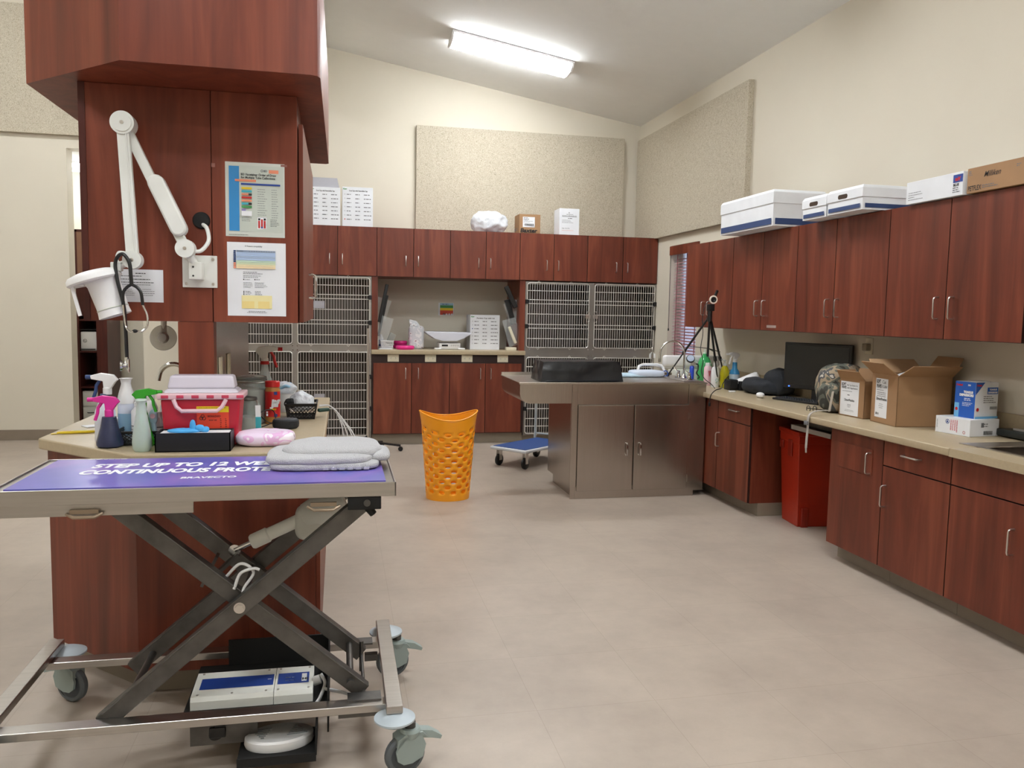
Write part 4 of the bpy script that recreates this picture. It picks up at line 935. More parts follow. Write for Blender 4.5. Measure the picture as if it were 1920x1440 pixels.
filebox('smallest white file box with navy bands, in the middle on the wall cabinets', (3.150, 4.895, 2.167), 0, .30, .285, .152, .075, [('W', .14, .10)])
filebox('white file box with navy bands between the smallest one and the long plain carton', (3.130, 4.485, 2.167), 0, .42, .37, .152, .075, [('W', .17, .10)])
t = carton('white_carton', 'long low white carton with a blue and red logo on the wall cabinets', 'box', (3.245, 3.80, 2.166), 0, .32, .44, .125, BOXW)
p = face(t, 'W', .32, .44, .125)
p.rect(.37, .07, .44, .112, BLUEI); p.text('mV', .385, .08, .026, RED, .002); p.text('BLUE', .373, .052, .018, INK, .0008); p.lines(.37, .43, .04, .011, 3, .005, INKG); p.lines(.02, .14, .06, .013, 4, .003, INKG, (.4, 1)); p.build('print', t)
t = carton('brown_carton', 'long brown carton with signature lettering at the right end of the wall cabinets', 'box', (3.25, 3.40, 2.166), 0, .34, .375, .13, CARD)
p = face(t, 'W', .34, .375, .13); p.text('PETFLEX', .01, .012, .036, INK, .0006, width=.09); p.text('Milliken', .115, .072, .04, INK, .0002, width=.11, shear=.4); p.lines(.105, .225, .028, .01, 2, .004, INKG); p.lines(.01, .035, .11, .009, 3, .004, INKG); p.lines(.32, .35, .10, .009, 2, .004, INKG); p.build('print', t)
p = face(t, 'N', .34, .375, .13); p.rect(.02, .03, .2, .11, PAPER); p.lines(.03, .18, .095, .014, 4, .004, INKG); p.build('side_label', t)
# ---------------------------------------------------------------- niche things
NZ = 1.0605
t = thing('washing_scale', 'white baby scale with a curved tray on the niche counter', 'scale', (1.24, 9.33, NZ)); t.name = 'baby_scale'
WM['baby_scale'] = WM['washing_scale']
obj('base', G().box(1.125, 9.22, NZ, 1.37, 9.45, NZ+.075, .012), WHITE, t); obj('foot', G().box(1.07, 9.20, NZ, 1.15, 9.27, NZ+.018, .006).box(1.34, 9.20, NZ, 1.42, 9.27, NZ+.018, .006), WHITE, t)
p = Print((1.125, 9.2195, NZ), (1, 0, 0), (0, 0, 1)); p.rect(.03, .035, .10, .055, INK)
for k in range(4): p.disc(.14+k*.025, .045, .007, INKG, .005)
p.build('display', t)
g = G(); prof = [(-.28, .205), (-.27, .214), (.24, .206), (.255, .192), (.16, .135), (.08, .105), (-.08, .105), (-.17, .13), (-.255, .185)]
g.prism([(1.24+a, NZ-.01+b) for a, b in prof], 9.18, 9.46, 'Y')
obj('tray', g, mat('scale_tray', '#c9cbd6', .3), t, bev=.006)
PK = mat('hot_pink_plastic', '#dc2a84', .35)
pz = NZ
for i, (x, y, r, z, s) in enumerate(((.735, 9.17, .105, NZ, 'wide pink disc in front on the niche counter'), (.70, 9.40, .085, NZ+.0, 'lower pink disc of the two behind the white basket'), (.70, 9.40, .08, NZ+.045, 'upper pink disc of the two behind the white basket'))):
    obj('pink_dish', G().lathe([(0, 0), (r*.9, 0), (r, .015), (r, .028), (r*.92, .042), (r*.5, .043), (0, .043)], (x, y, z), 36), PK, label=s, cat='dish', group='pink dishes in the niche')
g = G(); g.blob((.872, 9.32, NZ+.13), (.088, .06, .135), .35, .5, 40, 26, .008, 12, 2, flat=NZ+.001)
g.hexa([(.805, 9.30, NZ+.24), (.935, 9.30, NZ+.24), (.935, 9.35, NZ+.24), (.805, 9.35, NZ+.24), (.79, 9.318, NZ+.335), (.87, 9.318, NZ+.32), (.87, 9.325, NZ+.32), (.79, 9.325, NZ+.335)])
obj('food_pouch', g, BAGW, label='silver and pink patterned standing pouch in the niche', cat='pouch', smooth=50)
def wire_basket(name, label, x0, x1, y0, y1, z0, z1, m, group=None, taper=.012, nx=10, ny=6, diag=False, t_=.0022, rz=None):
    t = thing(name, label, 'basket', ((x0+x1)/2, (y0+y1)/2, z0), 0, group); g = G()
    a = taper
    lo = [(x0+a, y0+a), (x1-a, y0+a), (x1-a, y1-a), (x0+a, y1-a)]; hi = [(x0, y0), (x1, y0), (x1, y1), (x0, y1)]
    h = z1-z0
    for k in range(4):
        A, B, C_, D_ = lo[k], lo[(k+1) % 4], hi[(k+1) % 4], hi[k]; n = nx if k % 2 == 0 else ny
        def P_(s, q): return tuple((A[i]*(1-s)+B[i]*s)*(1-q)+(D_[i]*(1-s)+C_[i]*s)*q for i in (0, 1)) + (z0+h*q,)
        if diag:
            rws = 3
            for i in range(n*1):
                for j in range(rws):
                    q0, q1 = .12+.72*j/rws, .12+.72*(j+1)/rws
                    s0, s1 = i/n, (i+1)/n
                    g.tube([P_(s0, q0), P_(s1, q1)], t_, 4, caps=False); g.tube([P_(s1, q0), P_(s0, q1)], t_, 4, caps=False)
        else:
            for i in range(n+1): g.tube([P_(i/n, .1), P_(i/n, .85)], t_, 5, caps=False)
            for q in (.35, .6): g.tube([P_(0, q), P_(1, q)], t_, 5)
        for q0, q1 in ((0, .13), (.84, 1)):
            g.hexa([P_(0, q0), P_(1, q0), tuple(Vector(P_(1, q0))+Vector((0, 0, .0))), P_(0, q0), P_(0, q1), P_(1, q1), P_(1, q1), P_(0, q1)]) if 0 else g.f([g.v(P_(0, q0)), g.v(P_(1, q0)), g.v(P_(1, q1)), g.v(P_(0, q1))])
        g.tube([P_(0, 1), P_(1, 1)], .004, 6); g.tube([P_(0, .0), P_(0, 1)], .003, 6)
    g.f([g.v((p[0], p[1], z0+.001)) for p in lo])
    obj('basket_body', g, m, t, smooth=40, solid=0); return t
wire_basket('white_basket', 'small white slatted basket on the niche counter', .465, .605, 9.14, 9.26, NZ, NZ+.095, WHITE, nx=12)
obj('remote_pack', G().at((.55, 9.20, NZ+.055), 0, 0, 25).box(-.035, -.02, 0, .035, .02, .13, .004), mat('grey_pack', '#8c8d86', .4), label='grey boxed pack leaning in the white basket', cat='box')
obj('spray_can', G().lathe([(0, 0), (.026, 0), (.026, .12), (.012, .145), (.012, .16), (0, .16)], (.475, 9.32, NZ)).at((.475, 9.32, NZ)).m(1).lathe([(.0265, .03), (.0265, .1)], (0, 0, 0)), [PAPER, BLUEI], label='white and blue bottle behind the white basket', cat='bottle')
obj('paper_pad', G().box(.44, 9.10, NZ, .58, 9.17, NZ+.012, .002), PAPER, label='small white pad at the left end of the niche counter', cat='pad')
obj('white_block', G().box(1.885, 9.12, NZ, 2.005, 9.2, NZ+.035, .003), CREAMP, label='cream block at the right end of the niche counter', cat='box')
t, p = paper('rainbow_chart', 'small taped chart with blue, green, yellow and red bands on the niche wall', 1.175, 1.445, 1.36, 1.595, PAPER, y=YB-.001)
p.rect(.0, 0, .185, .15, PAPER)
for y0, y1, c in ((.12, .145, mat('chart_sky', '#9cc3d8', .6)), (.088, .12, GREENI), (.06, .088, YEL), (.006, .06, mat('chart_red', '#cf4a30', .6))): p.rect(.02, y0, .178, y1, c)
p.lines(.045, .14, .128, .01, 1, .008, BLUEI); p.lines(.09, .15, .1, .01, 1, .007, INKG)
for k in range(5): p.disc(.035+k*.032, .012, .012, PAPER)
bpy.data.objects['rainbow_chart'].children[0].scale = (1, 1, .65); p.build('print', t)
# clippers and trays mounted on both niche panels
def hang_rack(label, x, s):
    t = thing('acrylic_rack', label, 'rack', (x, 9.4, 1.25), 0, 'clear racks on the niche side panels')
    obj('pocket', G().bar((x+s*.01, 9.15, 1.12), (x+s*.10, 9.15, 1.42), .003, .16, (0, 1, 0)).bar((x+s*.01, 9.2, 1.40), (x+s*.08, 9.2, 1.62), .003, .16, (0, 1, 0)), ACRY, t, smooth=0)
hang_rack('clear sloped rack on the left niche panel', .427, 1); hang_rack('clear sloped rack on the right niche panel', 2.013, -1)
def paddle(label, p, q, w, m=None, nm='black_clipboard', cat='clipboard'):
    g = G(); g.bar(p, q, .05, w, (0, 1, 0)); obj(nm, g, m or BLACK, label=label, cat=cat, smooth=0, bev=.006, group='dark boards leaning in the niche' if m is None else None)
paddle('upper black flat tool leaning off the left niche panel', (.445, 9.15, 1.36), (.53, 9.15, 1.78), .035)
paddle('lower black flat tool leaning off the left niche panel', (.44, 9.22, 1.20), (.535, 9.22, 1.66), .03)
paddle('upper black flat tool leaning off the right niche panel', (1.99, 9.15, 1.55), (1.875, 9.15, 1.79), .05)
paddle('lower black flat tool leaning off the right niche panel', (1.985, 9.22, 1.36), (1.90, 9.22, 1.64), .06)
paddle('cream board leaning on the right niche panel', (2.0, 9.16, 1.14), (1.92, 9.16, 1.33), .03, CREAMP, 'cream_board', 'board')
# ---------------------------------------------------------------- laundry basket
t = thing('laundry_basket', 'tall orange perforated plastic basket standing on the floor', 'basket', (.865, 6.42, 0))
cx, cy, Hb = .865, 6.42, .70
def brad(z): return .168 + .050*(z/Hb)
bm = bmesh.new(); nu, nv = 72, 46; V = []
rnd = random.Random(2)
def rimz(th):  # handles rise at the two sides
    return Hb - .055 + .06*abs(math.cos(th))**2.2
for j in range(nv+1):
    row = []
    for i in range(nu):
        th = 2*math.pi*i/nu; z = rimz(th)*j/nv; r = brad(z)*(1+.04*max(0, (z-.62)/.08)*abs(math.cos(th))**4)
        row.append(bm.verts.new((cx+r*math.cos(th)*1.02, cy+r*math.sin(th)*.92, z)))
    V.append(row)
cells = []
for j in range(nv):
    for i in range(nu):
        cells.append((i, j))
hole = set()
for r_ in range(13):
    j0 = 4 + r_*3
    if j0+2 > nv-6: break
    for c in range(12):
        i0 = (c*6 + (r_ % 2)*3) % nu
        hole.add(((i0) % nu, j0)); hole.add(((i0+1) % nu, j0)); hole.add(((i0+2) % nu, j0)); 
        hole.add(((i0) % nu, j0+1)); hole.add(((i0+1) % nu, j0+1)); hole.add(((i0+2) % nu, j0+1))
# elliptical openings: move the hole corner vertices inwards to round the cells
for (i, j) in cells:
    if (i, j) in hole: continue
    bm.faces.new([V[j][i], V[j][(i+1) % nu], V[j+1][(i+1) % nu], V[j+1][i]])
bm.faces.new([V[0][i] for i in range(nu)][::-1])
for r_ in range(13):
    j0 = 4 + r_*3
    if j0+2 > nv-6: break
    for c in range(12):
        i0 = (c*6 + (r_ % 2)*3) % nu
        ce = Vector((0, 0, 0)); ring = [V[j0][(i0+k) % nu] for k in range(4)] + [V[j0+1][(i0+3) % nu]] + [V[j0+2][(i0+k) % nu] for k in (3, 2, 1, 0)] + [V[j0+1][i0 % nu]]
        for v in ring: ce += v.co
        ce /= len(ring)
        for v in (V[j0][i0 % nu], V[j0][(i0+3) % nu], V[j0+2][i0 % nu], V[j0+2][(i0+3) % nu]): v.co = ce + (v.co-ce)*.80
        for v in (V[j0][(i0+1) % nu], V[j0][(i0+2) % nu], V[j0+2][(i0+1) % nu], V[j0+2][(i0+2) % nu]): v.co = ce + (v.co-ce)*1.0
g = G(); g.bm = bm; obj('shell', g, ORANGE, t, smooth=60, solid=.004)
g = G()
for zz, n_ in ((.06, 0),): pass
pts = [(cx+brad(rimz(2*math.pi*i/60))*(1+.04*max(0, (rimz(2*math.pi*i/60)-.62)/.08)*abs(math.cos(2*math.pi*i/60))**4)*math.cos(2*math.pi*i/60)*1.02, cy+brad(rimz(2*math.pi*i/60))*math.sin(2*math.pi*i/60)*.92, rimz(2*math.pi*i/60)) for i in range(60)]
g.tube(pts, .0055, 8, closed=True); obj('rim', g, ORANGE, t)
# ---------------------------------------------------------------- platform trolley
t = thing('platform_trolley', 'folding platform trolley with a blue deck on small wheels, left of the steel cabinet', 'trolley', (1.885, 7.80, 0), -50)
obj('deck_frame', G().box(-.22, -.385, .165, .22, .385, .195, .012), mat('trolley_rim', '#c9ccd2', .4), t, world=False)
obj('deck_pad', G().box(-.195, -.36, .195, .195, .36, .199), mat('trolley_blue', '#2b4a86', .6), t, world=False, smooth=0)
for x in (-.16, .16):
    for y in (-.31, .31):
        wv = obj('wheel', G().lathe([(.0, -.014), (.045, -.014), (.056, -.008), (.056, .008), (.045, .014), (0, .014)], (x, y, .0575), 28, (1, 0, 0)), BLACK, t, world=False)
        obj('fork', G().box(x-.022, y-.02, .055, x-.018, y+.02, .165).box(x+.018, y-.02, .055, x+.022, y+.02, .165).box(x-.03, y-.03, .155, x+.03, y+.03, .165), NICKEL, wv, world=False, smooth=0)
obj('handle_frame', G().tube([(-.2, .33, .20), (-.2, .35, .86), (-.17, .35, .90), (.17, .35, .90), (.2, .35, .86), (.2, .33, .20)], .013, 10).tube([(-.2, .34, .25), (.2, .34, .25)], .008), mat('trolley_pole', '#b9c2c6', .35, metal=.5), t, world=False)
pn = obj('sign_panel', G().box(-.185, .335, .62, .185, .345, .76, .004), CREAMP, t, world=False)
p = Print(WM[t.name] @ Vector((-.185, .3345, .62)), WM[t.name].to_3x3() @ Vector((1, 0, 0)), (0, 0, 1)); p.rect(.23, .045, .31, .10, INK); p.lines(.24, .30, .085, .015, 3, .006, PAPER); p.build('warning_label', pn)
# ---------------------------------------------------------------- mobile IV stand by left kennels
t = thing('drip_stand', 'slim silver wheeled stand with black splayed base by the left kennels', 'stand', (.31, 8.68, 0))
obj('pole', G().cyl((.31, 8.68, .09), (.31, 8.68, 1.30), .012).cyl((.31, 8.68, .14), (.31, 8.68, .80), .017), NICKEL, t)
for k, (dx, dy) in enumerate(((.34, -.06), (-.22, -.10), (.16, .22), (-.16, .22), (.08, -.22))):
    lg = obj('leg', G().bar((.31, 8.68, .16 if k == 1 else .10), (.31+dx, 8.68+dy, .06), .02, .02), BLACK, t, smooth=0)
    obj('wheel', G().lathe([(0, -.012), (.025, -.012), (.025, .012), (0, .012)], (.31+dx, 8.68+dy, .026), 20, (dy, -dx, 0)), BLACK, lg)
# ---------------------------------------------------------------- red bin and tray in the knee space
t = thing('red_waste_bin', 'tall red plastic waste bin in the knee space under the counter', 'bin', (3.19, 5.14, 0), -6)
def taper(g, x0, y0, x1, y1, z0, z1, k):
    g.hexa([(x0+k, y0+k, z0), (x1-k, y0+k, z0), (x1-k, y1-k, z0), (x0+k, y1-k, z0), (x0, y0, z1), (x1, y0, z1), (x1, y1, z1), (x0, y1, z1)]); return g
g = G(); bb = [(0, 0), (.40, 0), (.40, .31), (0, .31)]
def ring(z, k, w0=0): return [g.v((x + (k if x == 0 else -k) , y + (k if y == 0 else -k), z)) for x, y in bb]
r0, r1, r2, r3, r4, r5, r6 = ring(0, .03), ring(.60, .004), ring(.605, 0), ring(.66, 0), ring(.66, -.008), ring(.69, -.008), ring(.69, .012)
r7 = ring(.02, .04)
for a, b in ((r0, r1), (r1, r2), (r2, r3), (r3, r4), (r4, r5), (r5, r6), (r6, r7)):
    for i in range(4): g.f([a[i], a[(i+1) % 4], b[(i+1) % 4], b[i]])
g.f(r0[::-1]); g.f(r7)
obj('bin_body', g, BINR, t, world=False, smooth=0, bev=.006)
g = G(); g.box(-.006, .10, .50, .004, .16, .62, .004); g.box(-.006, .24, .54, .004, .30, .60, .004); g.box(.05, .005, 0.0, .10, .03, .14, .004)
obj('grip_recess', g, mat('red_bin_dark', '#8f2210', .4), t, world=False)
kt = thing('keyboard_tray', 'grey wire-edged pull-out tray hanging under the counter above the red bin', 'tray', (3.3, 4.8, .72))
obj('tray_plate', G().box(3.06, 4.56, .742, 3.46, 5.02, .748), mat('tray_dark', '#5b5048', .5), kt, smooth=0)
obj('tray_edge', G().box(3.05, 4.55, .735, 3.06, 5.03, .765).box(3.05, 4.55, .735, 3.46, 4.56, .765).box(3.05, 5.02, .735, 3.46, 5.03, .765), mat('tray_grey', '#8d857d', .45), kt, smooth=0)
obj('tray_slide', G().box(3.12, 4.6, .765, 3.16, 4.98, .825).box(3.36, 4.6, .765, 3.40, 4.98, .825), IRON, kt, smooth=0)
# ---------------------------------------------------------------- counter computer
CT = .8685
t = thing('computer_monitor', 'black flat computer monitor on the right counter, screen off', 'monitor', (3.51, 5.47, CT))
a, b = Vector((3.40, 5.74, 0)), Vector((3.615, 5.20, 0)); d = (b-a).normalized(); n = Vector((d.y, -d.x, 0)).normalized()
def mon(u0, u1, z0, z1, t0, t1):
    g = G(); P_ = lambda u, q, z: tuple(a + d*u + n*q + Vector((0, 0, z)))
    return g.hexa([P_(u0, t0, z0), P_(u1, t0, z0), P_(u1, t1, z0), P_(u0, t1, z0), P_(u0, t0, z1), P_(u1, t0, z1), P_(u1, t1, z1), P_(u0, t1, z1)])
Lm = (b-a).length
obj('casing', mon(0, Lm, .955, 1.308, -.025, 0), BLACK, t, smooth=0, bev=.006, label='glossy black casing')
obj('screen', mon(.022, Lm-.022, .985, 1.286, 0, .002), mat('screen_off', '#1b1e20', .22), t, smooth=0)
obj('stand', mon(Lm/2-.05, Lm/2+.05, CT, 1.0, -.04, -.026), BLACK, t, smooth=0); obj('stand_base', mon(Lm/2-.13, Lm/2+.13, CT, CT+.012, -.06, .06), BLACK, t, bev=.004)
obj('power_light', mon(.05, .06, .966, .972, 0, .002), mat('blue_led', '#2a55ff', .3, emit=6), t)
k0, k1 = Vector((3.25, 5.54, 0)), Vector((3.33, 5.06, 0))
t = thing('keyboard', 'black computer keyboard in front of the monitor', 'keyboard', (3.32, 5.3, CT))
a, b = Vector((3.14, 5.44, 0)), Vector((3.42, 5.05, 0)); a, b = Vector((3.265, 5.66, 0)), Vector((3.385, 5.26, 0)); d = (b-a).normalized(); n = Vector((d.y, -d.x, 0)).normalized()
obj('base', mon(0, .43, CT, CT+.016, -.14, .0), BLACK, t, smooth=0, bev=.004)
g = G()
for r_ in range(5):
    for c in range(17):
        u = .014+c*.0238; q = -.128+r_*.0235
        P_ = lambda uu, qq, z: tuple(a + d*uu + n*qq + Vector((0, 0, z)))
        g.hexa([P_(u, q, CT+.016), P_(u+.019, q, CT+.016), P_(u+.019, q+.018, CT+.016), P_(u, q+.018, CT+.016), P_(u+.002, q+.002, CT+.023), P_(u+.017, q+.002, CT+.023), P_(u+.017, q+.016, CT+.023), P_(u+.002, q+.016, CT+.023)])
obj('keys', g, mat('key_black', '#24262a', .45), t, smooth=0)
obj('glasses', G().tube(arc((3.13, 4.95, CT+.012), .022, 0, 360, 14, 'YZ'), .0025, 6).tube(arc((3.14, 4.89, CT+.016), .022, 0, 360, 14, 'YZ'), .0025, 6).tube([(3.13, 4.97, CT+.015), (3.22, 5.0, CT+.004)], .0025).tube([(3.14, 4.87, CT+.02), (3.23, 4.93, CT+.006)], .0025), BLACK, label='dark folded glasses lying by the keyboard', cat='glasses')
# camouflage pack
t = thing('camouflage_backpack', 'camouflage backpack against the cartons on the right counter', 'backpack', (3.33, 4.93, CT))
g = G(); g.blob((3.36, 4.93, CT+.158), (.165, .135, .170), .75, .75, 56, 34, .014, 9, 3, flat=CT+.001); obj('main_body', g, CAMO, t, smooth=60)
g = G(); g.blob((3.255, 4.86, CT+.105), (.085, .10, .10), .7, .7, 40, 24, .010, 13, 6, flat=CT+.002); obj('front_pocket', g, CAMO, t, smooth=60)
obj('pocket_zip', G().tube(curve([(3.175, 4.92, CT+.07), (3.19, 4.93, CT+.16), (3.23, 4.87, CT+.205), (3.26, 4.79, CT+.18), (3.25, 4.755, CT+.09)]), .004, 6), BLACK, t)
obj('strap', G().bar((3.19, 4.77, CT+.15), (3.15, 4.74, CT+.02), .022, .003, (0, 1, 0)), mat('strap_tan', '#9c9285', .8), t, smooth=0)
g = G()
pts = curve([(3.13, 4.73, CT+.03), (3.02, 4.69, CT+.03), (2.965, 4.67, CT+.012), (2.95, 4.665, .84), (2.948, 4.66, .79), (2.945, 4.66, .72), (2.94, 4.655, .665)], 6)
for p, q in zip(pts, pts[1:]): g.bar(p, q, .022, .003, (0, 1, 0)) if (Vector(q)-Vector(p)).length > 1e-4 else None
g.bar(pts[-1], Vector(pts[-1])+Vector((0, -.004, -.03)), .014, .004)
obj('hanging_strap', g, mat('strap_grey', '#a9a39b', .8), t, smooth=0)
obj('buckle', G().box(2.93, 4.645, .815, 2.942, 4.68, .84, .002), INKG, t)
# hoodie, white roll, phone dock
obj('folded_hoodie', G().blob((3.42, 6.10, CT+.055), (.13, .22, .068), .8, .8, 56, 26, .035, 8, 2, flat=CT+.001).blob((3.50, 5.97, CT+.10), (.10, .15, .115), .9, .9, 40, 22, .03, 9, 5, flat=CT+.001), CHARC, label='dark charcoal garment heaped left of the monitor', cat='garment', smooth=70)
obj('white_roll', G().lathe([(0, 0), (.03, 0), (.042, .015), (.042, .17), (.03, .19), (0, .19)], (3.36, 6.40, CT+.05), 24, (.75, -.55, .45)), WHITE, label='white cylinder lying on the dark garment', cat='roll')
obj('mouse', G().blob((3.22, 5.76, CT+.022), (.03, .035, .022), .9, .9, 24, 14), WHITE, label='small white dome beside the keyboard', cat='mouse')
t = thing('charging_dock', 'black two-slot charging dock beside the spray bottles', 'charger', (3.36, 6.36, CT))
obj('dock_body', G().box(3.265, 6.36, CT, 3.345, 6.47, CT+.09, .008).box(3.345, 6.33, CT, 3.45, 6.46, CT+.08, .008), BLACK, t)
obj('dock_slot', G().box(3.28, 6.352, CT+.02, 3.335, 6.36, CT+.075).box(3.36, 6.322, CT+.02, 3.44, 6.33, CT+.065), BLACKM, t)
obj('dock_cable', G().tube(curve([(3.29, 6.44, CT+.09), (3.26, 6.38, CT+.12), (3.17, 6.30, CT+.06), (3.08, 6.14, CT+.04), (3.0, 6.08, CT+.03), (2.955, 6.07, CT-.01), (2.95, 6.08, CT-.07)]), .004, 8).box(2.94, 6.065, CT-.10, 2.955, 6.085, CT-.07, .002), BLACK, t)
obj('eraser', G().box(3.18, 6.19, CT, 3.235, 6.215, CT+.014, .003), WHITE, label='small white block in front of the charging dock', cat='block')
# ---------------------------------------------------------------- cartons on the right counter
def open_carton(label, B, ang, w, d, h, name='brown_carton'):
    t = thing(name, label, 'box', B, ang, 'open brown cartons on the right counter'); g = G(); th = .004
    g.box(0, 0, 0, w, d, th); g.box(0, 0, 0, w, th, h); g.box(0, d-th, 0, w, d, h); g.box(0, 0, 0, th, d, h); g.box(w-th, 0, 0, w, d, h)
    obj('walls', g, CARD, t, world=False, smooth=0); return t
def flap(t, p, q, out, L, m=None):
    p, q = Vector(p), Vector(q); o = Vector(out).normalized()*L; e = (q-p)*.06
    g = G(); n = (q-p).cross(o).normalized()*.004
    g.hexa([p, q, q+o-e, p+o+e, p+n, q+n, q+o-e+n, p+o+e+n]); obj('flap', g, m or CARDD, t, world=False, smooth=0)
w, d, h = .13, .242, .238
t = open_carton('smaller open brown carton with a long white label beside the backpack', (3.236, 4.506, CT), 3, w, d, h)
flap(t, (0, 0, h), (0, d, h), (-.55, 0, .75), .07, CARD); flap(t, (w, d, h), (w, 0, h), (.1, 0, 1), .07, CARD); flap(t, (0, d, h), (w, d, h), (0, .3, 1), .06, CARD)
p = face(t, 'W', w, d, h); p.rect(.012, .008, .19, .225, PAPER)
p.text('SOFT', .018, .197, .024, INK, .001, width=.045); p.text('PAWS', .022, .177, .024, INK, .001, width=.045); p.text('Nail Cap Starter Kit', .072, .197, .015, INKG, .0002, width=.105); p.text('with Applicators', .072, .179, .015, INKG, .0003, width=.105)
p.lines(.03, .175, .16, .009, 1, .003, INKG); p.lines(.08, .12, .135, .01, 1, .005, INKG); p.text('SmartPractice', .06, .098, .022, INK, .0003, width=.09); p.rect(.052, .097, .058, .113, INKG); p.rect(.0535, .099, .0565, .111, PAPER); p.lines(.08, .12, .075, .008, 3, .003, INKG, align='C'); p.lines(.05, .16, .04, .007, 2, .002, INKG, align='C')
p.build('label', t, 'white printed label')
w, d, h = .34, .275, .30
t = open_carton('larger open brown carton with spread flaps in the middle of the right counter', (3.203, 4.158, CT), -6, w, d, h)
flap(t, (0, 0, h), (0, d, h), (-.8, 0, .62), .115, CARD); flap(t, (0, 0, h), (w, 0, h), (.0, -.85, .5), .13, CARD)
flap(t, (0, d, h), (w, d, h), (0, .75, .65), .12); flap(t, (w, 0, h), (w, d, h), (.55, 0, .85), .13)
p = face(t, 'W', w, d, h); p.rect(.045, .035, .175, .272, PAPER)
p.text('SOFT', .052, .243, .030, INK, .0013, width=.045); p.text('PAWS', .055, .215, .030, INK, .0013, width=.050); p.text('Cat', .115, .243, .028, INKG, .0003); p.text('E-Collar', .112, .218, .024, INKG, .0003, width=.058)
p.lines(.055, .17, .200, .009, 1, .003, INKG); p.lines(.06, .16, .185, .011, 3, .004, INKG, align='C'); p.text('SmartPractice', .068, .140, .024, INK, .0005, width=.10); p.rect(.056, .139, .065, .158, INK); p.rect(.058, .141, .063, .156, PAPER); p.lines(.08, .14, .115, .011, 3, .003, INKG, align='C'); p.rect(.058, .05, .068, .064, INK)
for k in range(6): p.rect(.072+k*.004, .05, .0735+k*.004, .064, INK)
p.build('label', t, 'white printed label')
obj('liner_bag', G().blob((w/2-.03, d/2, h-.05), (.10, .09, .06), .9, .9, 30, 16, .02, 14, 2), PLASTB, t, world=False)
w, d, h = .215, .225, .093
t = carton('white_carton', 'flat white printed carton under the blue and white box', 'box', (3.355, 3.757, CT), 8, w, d, h, BOXW)
p = face(t, 'W', w, d, h); p.disc(.08, .068, .013, BLUEI, .010); p.poly([(.073, .062), (.087, .062), (.08, .078)], BLUEI)
for k in range(4): p.lines(.10+.013*k, .108+.013*k, .075, .0075, 8 if k < 3 else 9, .005, mat('pink_ink', '#d2707c', .6), (.8, 1))
p.disc(.19, .02, .008, RED, .006); p.lines(.01, .016, .07, .006, 8, .003, INKG); p.build('print', t)
p = face(t, 'N', w, d, h); p.lines(.09, .15, .065, .012, 2, .005, INKG); p.rect(.08, .05, .1, .075, INKG)
for k in range(14): p.rect(.10+k*.0045, .008, .1025+k*.0045, .03, INK)
p.build('side_print', t)
w, d, h = .17, .13, .20
t = carton('tongue_depressor_box', 'blue and white box of tongue depressors standing on the flat white carton', 'box', (3.415, 3.80, CT+.0935), 8, w, d, h, BOXW)
p = face(t, 'W', w, d, h); BL2 = mat('royal_blue', '#1c59b4', .45); LB = mat('light_blue', '#6fb2e0', .45)
p.rect(0, 0, d, h, BL2); p.rect(0, 0, .03, .08, LB); p.text('Dukal', .006, .176, .015, RED, .001, width=.04); p.text('TONGUE', .055, .137, .017, PAPER, .0014, width=.06); p.text('DEPRESSORS', .03, .120, .017, PAPER, .0014, width=.09); p.lines(.06, .12, .105, .009, 2, .004, PAPER); p.lines(.05, .12, .082, .008, 3, .003, PAPER); p.disc(.015, .045, .009, RED); p.text('200', .08, .178, .012, PAPER, .0006); p.build('front_print', t)
p = face(t, 'N', w, d, h); p.poly([(0, 0), (0, .14), (.06, .2), (0, .2)], BL2); p.poly([(0, .13), (0, .2), (.065, .2)], BL2); p.rect(.085, .135, .165, .172, BL2); p.text('TONGUE', .10, .156, .012, PAPER, .0009, width=.055); p.text('DEPRESSORS', .09, .140, .012, PAPER, .0009, width=.07); p.text('Dukal', .005, .18, .013, RED, .0008, width=.035)
p.lines(.06, .155, .12, .011, 4, .004, INKG); p.disc(.02, .05, .010, RED); 
for k in range(12): p.rect(.11+k*.0042, .05, .1125+k*.0042, .066, INKG)
p.rect(0, 0, w, .012, LB); p.build('side_print', t)
obj('lid_edge', G().lathe([(0, .0), (.055, 0), (.055, .004), (0, .004)], (.09, .06, h), 30), PAPER, t, world=False)
obj('tissue_roll', G().lathe([(.015, 0), (.05, 0), (.053, .005), (.053, .05), (.05, .055), (.015, .055)], (3.585, 3.90, CT+.0), 30), PAPER, label='white roll behind the blue and white box', cat='roll')
t = thing('black_tray', 'dark green-black instrument tray beside the sink at right edge', 'tray', (3.57, 3.72, CT))
obj('tray_body', G().box(3.575, 3.56, CT+.006, 3.632, 3.84, CT+.03, .004).box(3.43, 3.56+.02, CT+.006, 3.45, 3.73, CT+.03, .004) if 0 else G().at((3.59, 3.66, CT), 0).box(-.045, -.13, .006, .045, .12, .045, .006), mat('tray_green_black', '#1c211f', .4), t)
obj('instrument', G().lathe([(0, 0), (.012, 0), (.012, .03), (0, .032)], (3.585, 3.62, CT+.046), 14).bar((3.58, 3.70, CT+.05), (3.585, 3.58, CT+.05), .006, .01), NICKEL, t)
obj('black_device', G().box(3.48, 4.48, CT, 3.62, 4.75, CT+.28, .01), BLACK, label='black device standing behind the open brown cartons', cat='device')
t = thing('phone_jack', 'beige outlet with a plugged adapter on the wall under the wall cabinets', 'outlet', (XR-.001, 5.07, 1.30))
obj('plate', G().box(XR-.008, 5.03, 1.25, XR-.001, 5.11, 1.365, .003), CREAMP, t); obj('adapter', G().box(XR-.045, 5.045, 1.275, XR-.008, 5.095, 1.325, .006), mat('beige_plastic', '#a09580', .5), t)
